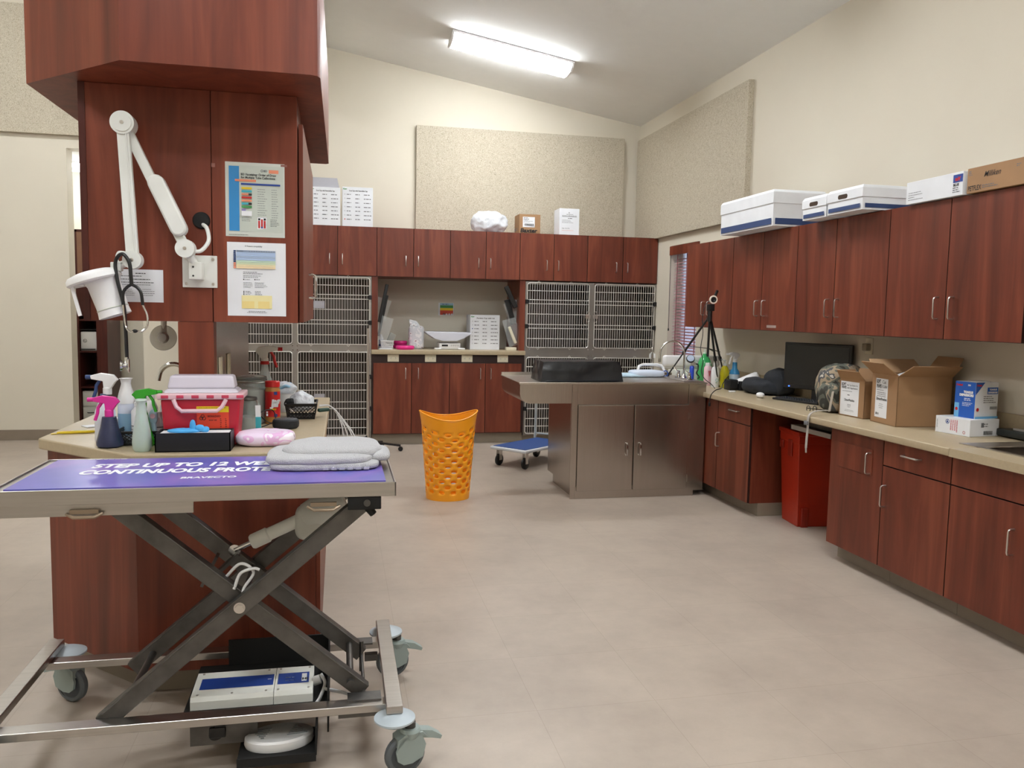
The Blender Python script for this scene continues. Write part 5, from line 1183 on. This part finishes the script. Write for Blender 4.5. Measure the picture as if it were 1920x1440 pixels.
# ---------------------------------------------------------------- bottles
def trigger(parent, c, z, m, mlev, dirx=-1, k=1.0, name='trigger_head', nozzle=None, rz=0):
    x, y = c; s = dirx; g = G().at((x, y, z), rz)
    g.lathe([(0, 0), (.014*k, 0), (.014*k, .022*k), (.010*k, .026*k), (0, .026*k)], (0, 0, 0), 18)
    g.prism([(-.012*s*k, .02*k), (.010*s*k, .02*k), (.012*s*k, .045*k), (.048*s*k, .052*k), (.050*s*k, .064*k), (.02*s*k, .072*k), (-.02*s*k, .066*k), (-.034*s*k, .050*k), (-.026*s*k, .042*k)], -.010*k, .010*k, 'Y')
    o = obj(name, g, m, parent, bev=.0015*k)
    g = G().at((x, y, z), rz).cyl((.048*s*k, 0, .058*k), (.066*s*k, 0, .058*k), .0075*k, 12); obj('nozzle', g, nozzle or mlev, o)
    g = G().at((x, y, z), rz).tube([(.022*s*k, 0, .048*k), (.034*s*k, 0, .03*k), (.036*s*k, 0, .012*k), (.044*s*k, 0, -.012*k)], .0055*k, 8); obj('lever', g, mlev, o)
def bottle(name, label, c, prof, m, cap=None, capm=None, seg=28, sx=1, sy=1, band=None, cat='bottle', group=None, rz=0):
    t = thing(name, label, cat, c, rz, group)
    obj('body', G().lathe(prof, (0, 0, 0), seg, sx=sx, sy=sy), m, t, world=False, smooth=50)
    if cap: obj('cap', G().lathe(cap, (0, 0, 0), seg), capm, t, world=False)
    if band:
        r, z0, z1, bm_ = band; obj('label_band', G().lathe([(r, z0), (r, z1)], (0, 0, 0), seg, sx=sx, sy=sy), bm_, t, world=False)
    return t
IZ = .9505
NAVYB = mat('dark_navy_bottle', '#2e3350', .35, var=.15, vscale=30)
t = bottle('spray_bottle', 'squat dark navy bottle with a bright pink trigger on the island', (-.865, 3.37, IZ), [(0, 0), (.040, 0), (.049, .006), (.050, .02), (.034, .075), (.026, .118), (.0, .12)], NAVYB, seg=8)
trigger(t, (-.865, 3.37), IZ+.118, PINK, PINK, k=1.15)
t = bottle('spray_bottle', 'white and navy trigger spray bottle behind the pink-headed one', (-.915, 3.51, IZ), [(0, 0), (.038, 0), (.040, .01), (.038, .12), (.026, .155), (.015, .175), (0, .176)], mat('milky_plastic', '#d9dde8', .3, trans=.1), [(.016, .165), (.018, .168), (.018, .192), (0, .193)], NAVY)
trigger(t, (-.905, 3.51), IZ+.190, WHITE, NAVY, k=1.2)
AIR = thing('air_freshener', 'white angled-top air freshener can with a blue label on the island', 'spray can', (-.845, 3.55, IZ))
obj('can', G().lathe([(0, 0), (.031, 0), (.033, .01), (.033, .14), (.030, .155), (0, .156)], (-.845, 3.55, IZ)), mat('can_pale', '#cfd6e6', .35), AIR)
obj('can_label', G().lathe([(.0334, .02), (.0334, .11)], (-.845, 3.55, IZ)), mat('can_label_blue', '#8fb6d4', .4), AIR)
obj('nozzle_shroud', G().lathe([(.033, .150), (.0335, .17), (.026, .20), (.018, .23), (.021, .245), (.026, .252), (.018, .250), (0, .235)], (-.845, 3.55, IZ), 28), WHITE, AIR)
bpy.data.objects['nozzle_shroud'].rotation_euler = (0, 0, 0)
GRN = mat('green_clear_plastic', '#37b32c', .15, trans=.35)
t = bottle('spray_bottle', 'bright green trigger bottle behind the frosted bottle on the island', (-.745, 3.375, IZ), [(0, 0), (.036, 0), (.042, .01), (.040, .03), (.026, .08), (.018, .13), (.012, .150), (0, .151)], GRN)
trigger(t, (-.745, 3.375), IZ+.148, GRN, GRN, k=1.1, dirx=1)
t = bottle('frosted_bottle', 'frosted clear waisted bottle standing in front on the island', (-.725, 3.262, IZ), [(0, 0), (.026, 0), (.033, .01), (.035, .035), (.031, .075), (.024, .115), (.021, .137), (.019, .14), (.0185, .165), (.015, .18), (.021, .192), (.018, .198), (0, .199)], FROST, cat='bottle')
wire_basket('black_basket', 'black latticed basket of bottles on the island beside the sharps container', -.85, -.655, 3.38, 3.56, IZ, IZ+.055, BLACK, nx=12, ny=8, diag=True, t_=.0017, group='black latticed baskets')
for lb, c, pr, m_, cp, cm in (
    ('white bottle with a pointed cap in the black basket', (-.79, 3.50, IZ+.003), [(0, 0), (.024, 0), (.026, .01), (.026, .12), (.012, .14), (0, .14)], PAPER, [(.014, .14), (.014, .155), (.008, .16), (.004, .185), (0, .186)], WHITE),
    ('rounded white bottle with a wide cap in the black basket', (-.755, 3.54, IZ+.003), [(0, 0), (.028, 0), (.031, .01), (.031, .13), (.02, .16), (0, .16)], WHITE, [(.019, .158), (.020, .16), (.020, .185), (.018, .188), (0, .188)], OFFW),
    ('white labelled bottle beside the red sharps container', (-.70, 3.60, IZ+.0), [(0, 0), (.025, 0), (.027, .008), (.027, .13), (.018, .15), (0, .15)], PAPER, [(.022, .15), (.022, .175), (0, .176)], OFFW),
    ('small white bottle with barcode label beside the red sharps container', (-.705, 3.455, IZ+.003), [(0, 0), (.018, 0), (.020, .006), (.020, .085), (.012, .10), (0, .10)], PAPER, [(.013, .10), (.013, .122), (0, .122)], WHITE),
    ('short grey-capped bottle behind the frosted bottle', (-.735, 3.45, IZ+.003), [(0, 0), (.018, 0), (.019, .006), (.019, .075), (.012, .09), (0, .09)], CLEARP, [(.013, .09), (.013, .11), (0, .11)], OFFW)):
    t = bottle('white_bottle', lb, c, pr, m_, cp, cm, group=None)
    rr = pr[2][0]; obj('label_lines', G().lathe([(rr+.0004, .03), (rr+.0004, .034)], (0, 0, 0)).lathe([(rr+.0004, .045), (rr+.0004, .048)], (0, 0, 0)).lathe([(rr+.0004, .06), (rr+.0004, .064)], (0, 0, 0)), INKG, t, world=False)
obj('ear_thermometer', G().blob((-.715, 3.415, IZ+.11), (.017, .012, .03), .9, .9, 20, 14).tube([(-.715, 3.415, IZ+.09), (-.71, 3.42, IZ+.03)], .009, 10).m(1).lathe([(0, .0), (.010, 0), (.010, .001)], (-.715, 3.401, IZ+.115), 16, (0, -1, 0)), [mat('powder_blue', '#a7c4d4', .35), mat('rose', '#d2a9b8', .4)], label='pale blue and pink thermometer in the black basket', cat='thermometer')
# sharps container
t = thing('sharps_container', 'red sharps container with a translucent white lid and handle on the island', 'sharps container', (-.55, 3.60, IZ))
g = G(); g.hexa([(-.692, 3.51, IZ), (-.412, 3.51, IZ), (-.412, 3.67, IZ), (-.692, 3.67, IZ), (-.705, 3.50, IZ+.195), (-.397, 3.50, IZ+.195), (-.397, 3.68, IZ+.195), (-.705, 3.68, IZ+.195)])
obj('tub', g, REDP, t, smooth=0, bev=.008)
RIMP = mat('pink_white_rim', '#e2bcc4', .3)
obj('rim', G().box(-.718, 3.488, IZ+.193, -.384, 3.692, IZ+.218, .006), RIMP, t)
g = G()
for k in range(6): g.box(-.70+k*.058, 3.484, IZ+.199, -.672+k*.058, 3.489, IZ+.212, .002)
obj('rim_windows', g, mat('deep_pink', '#c8405a', .3), t)
g = G(); g.hexa([(-.700, 3.51, IZ+.218), (-.402, 3.51, IZ+.218), (-.402, 3.67, IZ+.218), (-.700, 3.67, IZ+.218), (-.685, 3.53, IZ+.235), (-.415, 3.53, IZ+.235), (-.415, 3.65, IZ+.235), (-.685, 3.65, IZ+.235)])
g.hexa([(-.685, 3.535, IZ+.235), (-.42, 3.535, IZ+.235), (-.42, 3.65, IZ+.235), (-.685, 3.65, IZ+.235), (-.675, 3.55, IZ+.288), (-.43, 3.55, IZ+.288), (-.43, 3.65, IZ+.288), (-.675, 3.65, IZ+.288)])
obj('hood', g, HOODP, t, smooth=0, bev=.008, label='translucent white hood')
obj('handle', G().tube([(-.652, 3.482, IZ+.195), (-.64, 3.478, IZ+.165), (-.62, 3.476, IZ+.148), (-.485, 3.476, IZ+.148), (-.465, 3.478, IZ+.165), (-.45, 3.482, IZ+.195)], .0085, 8), RIMP, t, label='pale pink carry handle')
p = Print((-.692, 3.5075, IZ), (1, 0, 0), (0, -.055, 1), 4); LBL = mat('orange_red_label', '#e2462a', .5)
p.rect(.125, .02, .25, .165, LBL); p.rect(.125, .14, .25, .165, YEL); p.rect(.125, .015, .25, .027, YEL); p.lines(.128, .245, .158, .01, 1, .002, INK, (.95, 1))
for a in (90, 210, 330): p.disc(.148+.006*math.cos(R(a)), .118+.006*math.sin(R(a)), .0075, INK, .0055)
p.text('BIOHAZARD', .168, .12, .011, mat('dark_red', '#7c1d12', .5), .0003, width=.05); p.lines(.172, .205, .105, .008, 1, .004, MATS['dark_red']); p.lines(.215, .222, .11, .008, 6, .004, MATS['dark_red']); p.lines(.235, .242, .11, .008, 6, .004, MATS['dark_red'])
p.build('label', t, 'orange and yellow biohazard label')
bpy.data.objects['sharps_container'].location = (-.528, 3.445, IZ); bpy.data.objects['sharps_container'].scale = (.965, .86, .955)
# glove box
t = thing('glove_dispenser', 'black open box of blue gloves on the island front edge', 'box', (-.535, 3.28, IZ))
obj('tray', G().box(-.672, 3.222, IZ, -.402, 3.226, IZ+.072).box(-.672, 3.336, IZ, -.402, 3.34, IZ+.072).box(-.672, 3.222, IZ, -.668, 3.34, IZ+.072).box(-.406, 3.222, IZ, -.402, 3.34, IZ+.072).box(-.672, 3.222, IZ, -.402, 3.34, IZ+.004), mat('glossless_black', '#14151b', .5), t, smooth=0)
obj('inner_pack', G().box(-.662, 3.23, IZ+.004, -.412, 3.333, IZ+.067, .002), PAPER, t)
obj('gloves', G().blob((-.575, 3.285, IZ+.073), (.062, .03, .010), .9, .9, 40, 14, .007, 30, 2).blob((-.545, 3.275, IZ+.09), (.011, .008, .026), .9, .9, 16, 12, .003, 40, 1).blob((-.522, 3.275, IZ+.083), (.020, .008, .012), .9, .9, 16, 12, .004, 40, 4).blob((-.505, 3.28, IZ+.077), (.018, .012, .012), .9, .9, 16, 12, .004, 40, 7), mat('nitrile_blue', '#4aa6e4', .45), t, label='bright blue gloves')
obj('wipes_pack', G().blob((-.285, 3.385, IZ+.027), (.115, .085, .03), .6, .6, 50, 20, .007, 18, 2, flat=IZ+.001), PINKW, label='pink printed soft pack between the glove box and the towel', cat='pack', smooth=70)
# jars
def glassjar(label, c, r, h, fill, fm, name='glass_jar', cat='jar', lidm=None):
    t = thing(name, label, cat, c)
    obj('glass', G().lathe([(0, 0), (r*.96, 0), (r, .006), (r, h*.82), (r*.88, h*.90), (r*.86, h*.93)], (0, 0, 0), 36), GLASS, t, world=False, solid=.002)
    obj('contents', G().lathe([(0, .004), (r*.9, .004), (r*.9, fill), (r*.5, fill+.008), (0, fill+.004)], (0, 0, 0), 30), fm, t, world=False)
    obj('lid', G().lathe([(r*.95, h*.90), (r*1.02, h*.91), (r*1.02, h*.95), (r*.98, h*.99), (r*.3, h*1.02), (0, h*1.03)], (0, 0, 0), 36), lidm or GLASS, t, world=False)
    return t
t = glassjar('large glass clip jar of white cotton with a wire clasp on the island', (-.41, 4.02, IZ), .078, .225, .16, mat('cotton', '#dfe0da', .9))
obj('clasp', G().tube([(.078, -.01, .19), (.092, -.02, .17), (.10, -.02, .13), (.092, 0, .13), (.085, .01, .17)], .003, 6).lathe([(.079, .195), (.081, .197), (.079, .2)], (0, 0, 0), 36), NICKEL, t, world=False)
glassjar('smaller glass jar with a grey metal lid right of the sharps container', (-.395, 3.78, IZ), .04, .15, .06, mat('cotton2', '#d8d9d2', .9), lidm=mat('grey_tin', '#6e6c68', .35, metal=.8))
obj('tooth_paste_tube', G().bar((-.342, 3.70, IZ), (-.345, 3.70, IZ+.12), .012, .022).m(1).bar((-.3425, 3.692, IZ+.02), (-.343, 3.692, IZ+.07), .006, .023), [PAPER, TEAL], label='upright white and teal tube in front of the small glass jar', cat='tube')
t = bottle('peanut_butter_jar', 'red-labelled jar with a red lid beside the large glass jar', (-.305, 3.99, IZ), [(0, 0), (.033, 0), (.035, .006), (.035, .16), (.030, .175), (0, .176)], mat('peanut_butter', '#b07a3c', .3), [(.034, .176), (.034, .200), (.031, .203), (0, .203)], RED, cat='jar')
obj('label', G().lathe([(.0354, .035), (.0354, .155)], (0, 0, 0)), RED, t, world=False)
p = Print((-.305-.022, 3.99-.0362, IZ), (1, 0, 0), (0, 0, 1)); p.e = .0001; p.text('Jif', .012, .085, .045, PAPER, .003, shear=.1); p.rect(.032, .14, .046, .155, BLUEI); p.rect(.032, .035, .046, .05, BLUEI); p.text('CREAMY', .012, .068, .01, YEL, .0006, width=.03); p.rect(-.004, .04, .004, .052, PAPER); p.rect(-.004, .055, .004, .062, PAPER); p.build('lettering', t)
t = bottle('spray_bottle', 'clear bottle with a white and red trigger behind the large glass jar', (-.37, 4.35, IZ), [(0, 0), (.04, 0), (.042, .01), (.042, .16), (.02, .23), (.016, .26), (0, .26)], CLEARP)
trigger(t, (-.37, 4.35), IZ+.258, OFFW, RED, dirx=1, k=1.35)
obj('cap_ring', G().cyl((-.37, 4.35, IZ+.258), (-.37, 4.35, IZ+.275), .022), RED, t)
t = bottle('plastic_tub', 'white tub of clear plastic tubing behind the red-labelled jar', (-.27, 4.45, IZ), [(0, 0), (.04, 0), (.052, .10), (.054, .10), (.05, .09), (0, .02)], WHITE, cat='tub')
obj('tubing', G().blob((0, 0, .12), (.055, .05, .04), .9, .9, 34, 20, .02, 20, 3), PLASTB, t, world=False); obj('blue_tubing', G().tube(curve([(-.03, -.03, .12), (0, -.045, .14), (.03, -.03, .13), (.02, 0, .15)]), .008, 8), mat('pale_blue_plastic', '#8fb9d6', .35), t, world=False)
obj('loose_tube', G().tube(curve([(.04, -.02, .10), (.07, -.04, .09), (.09, -.05, .085)]), .005, 8).tube(curve([(.02, -.04, .08), (.07, -.06, .06), (.08, -.07, .02)]), .003, 6), WHITE, t, world=False)
wire_basket('black_basket', 'black latticed basket holding crumpled clear plastic near the island right edge', -.255, -.105, 4.12, 4.32, IZ, IZ+.075, BLACK, nx=8, ny=9, diag=True, t_=.0019, group='black latticed baskets')
obj('plastic_wrap', G().blob((-.185, 4.23, IZ+.075), (.065, .07, .045), .9, .9, 40, 22, .022, 22, 3), PLASTB, label='crumpled clear plastic in the right black basket', cat='plastic wrap', smooth=60)
obj('black_cloth', G().blob((-.235, 4.19, IZ+.075), (.03, .03, .022), .9, .9, 24, 14, .012, 30, 3), BLACKM, label='black scrap in the left corner of the right black basket', cat='cloth')
obj('green_handle', G().bar((-.10, 4.2, IZ+.035), (-.045, 4.22, IZ+.038), .025, .018), mat('dark_green', '#1e4438', .45), label='dark green handle lying by the right black basket', cat='tool', bev=.006)
t = thing('smart_speaker', 'round black puck speaker with a fabric side on the island', 'speaker', (-.235, 3.83, IZ))
obj('shell', G().lathe([(0, 0), (.05, 0), (.058, .008), (.06, .022), (.058, .036), (.052, .042), (0, .042)], (0, 0, 0), 40), mat('speaker_fabric', '#1d1f22', .8, bump=.2, bscale=400), t, world=False)
obj('top_plate', G().lathe([(0, .0425), (.05, .0425), (.053, .0405)], (0, 0, 0), 40), mat('speaker_top', '#3a3f45', .45), t, world=False)
obj('speaker_cable', G().tube(curve([(-.045, .03, .012), (-.09, .03, .03), (-.12, .08, .06), (-.07, .12, .07), (-.05, .06, .03), (-.10, .0, .008), (-.14, -.03, .006)]), .0025, 6), BLACK, t, world=False)
g = G()
for k, (x, zz) in enumerate(((.03, .72), (.05, .66), (.075, .62), (.09, .70))):
    g.tube(curve([(-.10, 4.5+.02*k, IZ+.02), (-.04, 4.5, IZ+.02), (.0+x*.3, 4.48, .90), (x, 4.45, .80), (x-.02*(k % 2), 4.44, zz), (x+.02, 4.44, zz-.06), (x-.05, 4.43, zz-.10)]), .004, 6)
obj('white_cords', g, CORDW, label='tangle of white cords hanging off the island right edge', cat='cords')  # loose white cords of unknown use
t = thing('snack_stick', 'yellow foil wrapped stick lying on the left corner of the island', 'packet', (-1.09, 3.74, IZ), 12)
obj('wrapper', G().blob((0, 0, .006), (.075, .013, .006), .5, .6, 30, 10, .002, 40, 2, flat=.0005).box(-.095, -.01, .001, -.068, .01, .003), mat('yellow_foil', '#d9bb24', .3), t, world=False)
p = Print(WM[t.name] @ Vector((-.05, -.006, .0125)), WM[t.name].to_3x3() @ Vector((1, 0, 0)), WM[t.name].to_3x3() @ Vector((0, 1, 0))); p.rect(0, 0, .03, .006, RED); p.rect(.04, 0, .09, .005, GREENI); p.build('stripe', t)
obj('paper_envelope', G().at((-1.04, 3.98, IZ), 35).box(-.09, -.035, 0, .09, .035, .004, .001).box(.0, -.03, .004, .08, .03, .03, .002), PAPER, label='white papers lying behind the yellow stick', cat='paper')
# island sink faucet and hanging lamp
obj('island_faucet', G().tube([(-.76, 4.45, IZ), (-.76, 4.45, IZ+.16)] + arc((-.83, 4.45, IZ+.18), .07, 10, 160, 12) + [(-.905, 4.45, IZ+.165)], .012, 14).lathe([(.022, 0), (.022, .01), (.013, .025), (0, .025)], (-.76, 4.45, IZ)), CHROME, label='curved chrome faucet behind the post on the island', cat='faucet')
t = thing('clear_shade_lamp', 'round translucent lamp hanging under the column cabinet', 'lamp', (-.87, 4.4, 1.30))
obj('stem', G().cyl((-.875, 4.46, 1.436), (-.875, 4.46, 1.36), .014), OFFW, t); obj('shade', G().lathe([(0, 0), (.062, 0), (.066, .004), (.062, .008), (0, .01)], (-.875, 4.45, 1.335), 40, (0, -1, .1)), mat('smoky_clear', '#c4bfb6', .25, alpha=.55), t)
obj('bulb_cover', G().lathe([(0, .03), (.02, .026), (.028, .01), (.028, 0)], (-.875, 4.44, 1.335), 28, (0, -1, .1)), mat('pale_grey_dome', '#c9ccce', .35), t)
# ---------------------------------------------------------------- steel cabinet and counter behind
SZ = .9505
BZ = CT
t = bottle('soap_jug', 'large green bottle of liquid soap with a pump behind the steel cabinet', (3.37, 7.08, BZ), [(0, 0), (.055, 0), (.062, .01), (.062, .17), (.045, .225), (.02, .26), (.018, .275), (0, .276)], mat('green_soap', '#4fc978', .12, trans=.35), [(.018, .27), (.018, .288), (.006, .29), (.006, .315), (0, .316)], mat('pale_green_cap', '#c8e0cf', .35), sx=1.1)
t = bottle('pink_white_bottle', 'pink and white bottle with a striped emblem beside the steel cabinet', (3.29, 6.84, BZ), [(0, 0), (.033, 0), (.035, .006), (.035, .16), (.024, .178), (0, .18)], mat('pale_pink', '#e6c3cc', .4), [(.022, .178), (.022, .205), (0, .206)], WHITE)
p = Print((3.275, 6.8045, BZ+.085), (1, 0, 0), (0, 0, 1)); p.e = .0002
for k in range(5): p.poly([(.012+.001*k, 0), (.0+.006*k, .05), (.004+.006*k, .05), (.013+.001*k, 0)], mat('crimson', '#c83a4c', .5))
p.build('emblem', t)
t = bottle('white_bottle', 'white bottle with green print and narrow cap beside the steel cabinet', (3.275, 6.66, BZ), [(0, 0), (.033, 0), (.035, .006), (.035, .155), (.022, .18), (0, .18)], WHITE, [(.017, .18), (.017, .218), (0, .219)], WHITE)
p = Print((3.258, 6.6235, BZ+.03), (1, 0, 0), (0, 0, 1)); p.e = .0002; p.disc(.018, .035, .014, TEAL, .011); p.lines(.004, .034, .01, .008, 1, .004, GREENI); p.build('emblem', t)
t = bottle('pump_bottle', 'clear pump bottle of yellow liquid beside the blue spray', (3.335, 6.60, BZ), [(0, 0), (.036, 0), (.040, .008), (.040, .14), (.030, .175), (.016, .195), (0, .196)], mat('yellow_liquid', '#d8cf1e', .1, trans=.5), [(.016, .195), (.016, .215), (.005, .217), (.005, .24), (0, .241)], CLEARP)
obj('pump_spout', G().tube([(.01, 0, .24), (-.01, 0, .243), (-.04, 0, .252)], .006, 8), CLEARP, t, world=False)
t = bottle('spray_bottle', 'blue liquid spray bottle with a white trigger on the right counter', (3.44, 6.62, BZ), [(0, 0), (.042, 0), (.046, .008), (.046, .12), (.036, .15), (.022, .17), (.020, .225), (0, .226)], mat('blue_liquid', '#3f9fd8', .1, trans=.35), band=(.0465, .05, .12, mat('pale_label', '#b9c9d6', .5)))
obj('yellow_band', G().lathe([(.0466, .01), (.0466, .05)], (0, 0, 0)), mat('label_yellow', '#d9d23a', .5), t, world=False); trigger(t, (3.44, 6.62), BZ+.224, WHITE, WHITE, k=1.25)
# white infant scale behind
t = thing('infant_scale', 'white infant scale with a wide curved tray behind the gooseneck faucet', 'scale', (3.3, 7.25, BZ))
obj('tray', G().box(3.02, 7.22, BZ+.14, 3.60, 7.28, BZ+.25, .025).box(3.02, 7.24, BZ+.12, 3.58, 7.5, BZ+.15, .02), WHITE, t)
obj('base', G().box(3.08, 7.24, BZ, 3.5, 7.48, BZ+.12, .01), OFFW, t); p = Print((3.2, 7.2195, BZ+.18), (1, 0, 0), (0, 0, 1)); p.text('LEZIN', .05, .01, .03, mat('faint_green', '#a9c6bd', .6), 0, width=.12); p.build('lettering', t)
t = thing('tattoo_pump', 'blue handheld canister gauge with a round black-rimmed dial on the steel cabinet', 'gauge', (2.90, 6.27, SZ)); t.name = 'pressure_gauge'; WM['pressure_gauge'] = WM['tattoo_pump']
obj('canister', G().lathe([(0, 0), (.018, 0), (.019, .004), (.019, .105), (.012, .115), (0, .115)], (2.955, 6.45, SZ+.007)), mat('cobalt', '#1e3fae', .35), t)
obj('neck', G().cyl((2.955, 6.45, SZ+.12), (2.95, 6.45, SZ+.155), .010).blob((2.97, 6.45, SZ+.14), (.02, .014, .014), .9, .9, 16, 10), NICKEL, t)
obj('dial', G().lathe([(0, .002), (.031, .002), (.037, -.004), (.037, -.014), (0, -.016)], (2.935, 6.44, SZ+.185), 30, (-.25, -.8, .5)), BLACK, t, label='black-rimmed round dial'); obj('dial_face', G().lathe([(0, .004), (.0305, .0025)], (2.935, 6.44, SZ+.185), 30, (-.25, -.8, .5)), mat('dial_face_blue', '#a8b6cc', .3), t)
obj('hose', G().tube(curve([(2.975, 6.45, SZ+.14), (3.005, 6.44, SZ+.13), (3.0, 6.43, SZ+.09), (2.985, 6.42, SZ+.06), (3.005, 6.41, SZ+.03), (2.99, 6.40, SZ+.015)]), .006, 8), BLACK, t)
t = thing('drip_hook_post', 'slim chrome post with two hooks on the rear edge of the steel cabinet', 'post', (2.76, 6.9, SZ))
obj('post', G().cyl((2.78, 6.92, SZ), (2.78, 6.92, 1.18), .006).blob((2.78, 6.92, 1.19), (.009, .009, .012), 1, 1, 14, 10), CHROME, t)
for s in (-1, 1): obj('hook', G().tube([(2.78, 6.92, 1.15), (2.78+s*.008, 6.92, 1.16), (2.78+s*.014, 6.92, 1.15), (2.78+s*.016, 6.92, 1.11), (2.78+s*.026, 6.92, 1.11), (2.78+s*.026, 6.92, 1.15)], .0035, 8), WHITE, t)
t = thing('pet_carrier_tray', 'white plastic tray with an oval cut-out handle on the steel cabinet', 'tray', (2.72, 6.75, SZ))
obj('tray_rim', G().blob((2.68, 6.80, SZ+.03), (.15, .10, .03), .5, .4, 40, 14, flat=SZ+.001), mat('pale_blue_white', '#ccd8ea', .4), t)
obj('handle_loop', G().tube([(2.60, 6.80, SZ+.04), (2.62, 6.83, SZ+.09), (2.66, 6.84, SZ+.105), (2.80, 6.84, SZ+.105), (2.84, 6.83, SZ+.09), (2.86, 6.80, SZ+.04)], .012, 10), WHITE, t)
obj('blue_scissors', G().tube(arc((2.845, 6.76, SZ+.03), .024, 0, 360, 16, 'XZ'), .005, 8).tube(arc((2.79, 6.76, SZ+.006), .02, 0, 360, 16, 'XY'), .004, 8).bar((2.82, 6.76, SZ+.01), (2.74, 6.74, SZ+.006), .004, .01), mat('scissor_blue', '#2c56a8', .4), label='blue-handled scissors behind the black vinyl box', cat='scissors')
obj('blue_cloth_mat', G().blob((2.50, 6.80, SZ+.012), (.22, .10, .018), .8, .6, 40, 12, .012, 14, 3, flat=SZ+.001), mat('pale_blue_cloth', '#b6cfe0', .8), label='pale blue crumpled pad behind the black vinyl box', cat='pad')
# tripod with webcam
t = thing('camera_tripod', 'black tripod standing on the steel cabinet beside the window', 'tripod', (3.0, 6.6, .95))
ap = Vector((3.10, 6.45, 1.50))
for (fx, fy, fz), nm in (((2.885, 6.80, SZ+.012), 0), ((3.42, 6.72, BZ+.008), 1), ((3.15, 6.20, .0), 2)):
    if nm == 2: fx, fy, fz = 3.31, 6.66, BZ+.008
    f_ = Vector((fx, fy, fz)); md = ap + (f_-ap)*.60
    lg = obj('leg', G().bar(ap, md, .018, .014).bar(md, f_, .012, .010).bar(md+(ap-md).normalized()*.02, md-(ap-md).normalized()*.02, .026, .022), BLACK, t, smooth=0, bev=.002)
    obj('foot', G().blob(f_, (.013, .013, .010), 1, 1, 14, 8), BLACKM, lg)
obj('centre_column', G().cyl(ap+Vector((0, 0, .05)), (3.11, 6.48, 1.15), .010).cyl(ap+Vector((0, 0, .05)), ap-Vector((0, 0, .05)), .02), BLACK, t)
m0 = Vector((3.11, 6.48, 1.22))
g = G()
for f_ in (Vector((2.885, 6.80, .962)), Vector((3.39, 6.60, .876)), Vector((3.31, 6.66, .876))): g.bar(m0, ap+(f_-ap)*.5, .008, .006)
obj('spreader', g, BLACK, t, smooth=0)
obj('pan_head', G().box(3.08, 6.42, 1.54, 3.13, 6.48, 1.60, .006).lathe([(0, 0), (.010, 0), (.013, .03), (.012, .10), (0, .105)], (3.115, 6.43, 1.62), 14, (.28, -.2, 1)), BLACK, t)
t = thing('webcam', 'round webcam with a white ring light mounted on the tripod', 'camera', (3.085, 6.38, 1.63))
obj('ring', G().lathe([(.024, .004), (.034, .004), (.036, 0), (.034, -.012), (0, -.016)], (3.085, 6.36, 1.635), 32, (-.1, -1, -.05)), mat('warm_white', '#e9ddcf', .3), t, label='pale ring')
obj('lens', G().lathe([(0, -.002), (.009, -.001), (.012, .002), (.025, .002), (.025, -.004)], (3.085, 6.36, 1.635), 32, (-.1, -1, -.05)), BLACK, t)
obj('webcam_cable', G().tube(curve([(3.06, 6.38, 1.63), (3.02, 6.38, 1.58), (3.0, 6.38, 1.48), (3.01, 6.38, 1.35), (2.995, 6.38, 1.22), (3.02, 6.38, 1.12), (3.01, 6.38, 1.03), (3.03, 6.36, .97), (3.09, 6.34, .92), (3.13, 6.36, .885)]), .003, 6), BLACK, t)
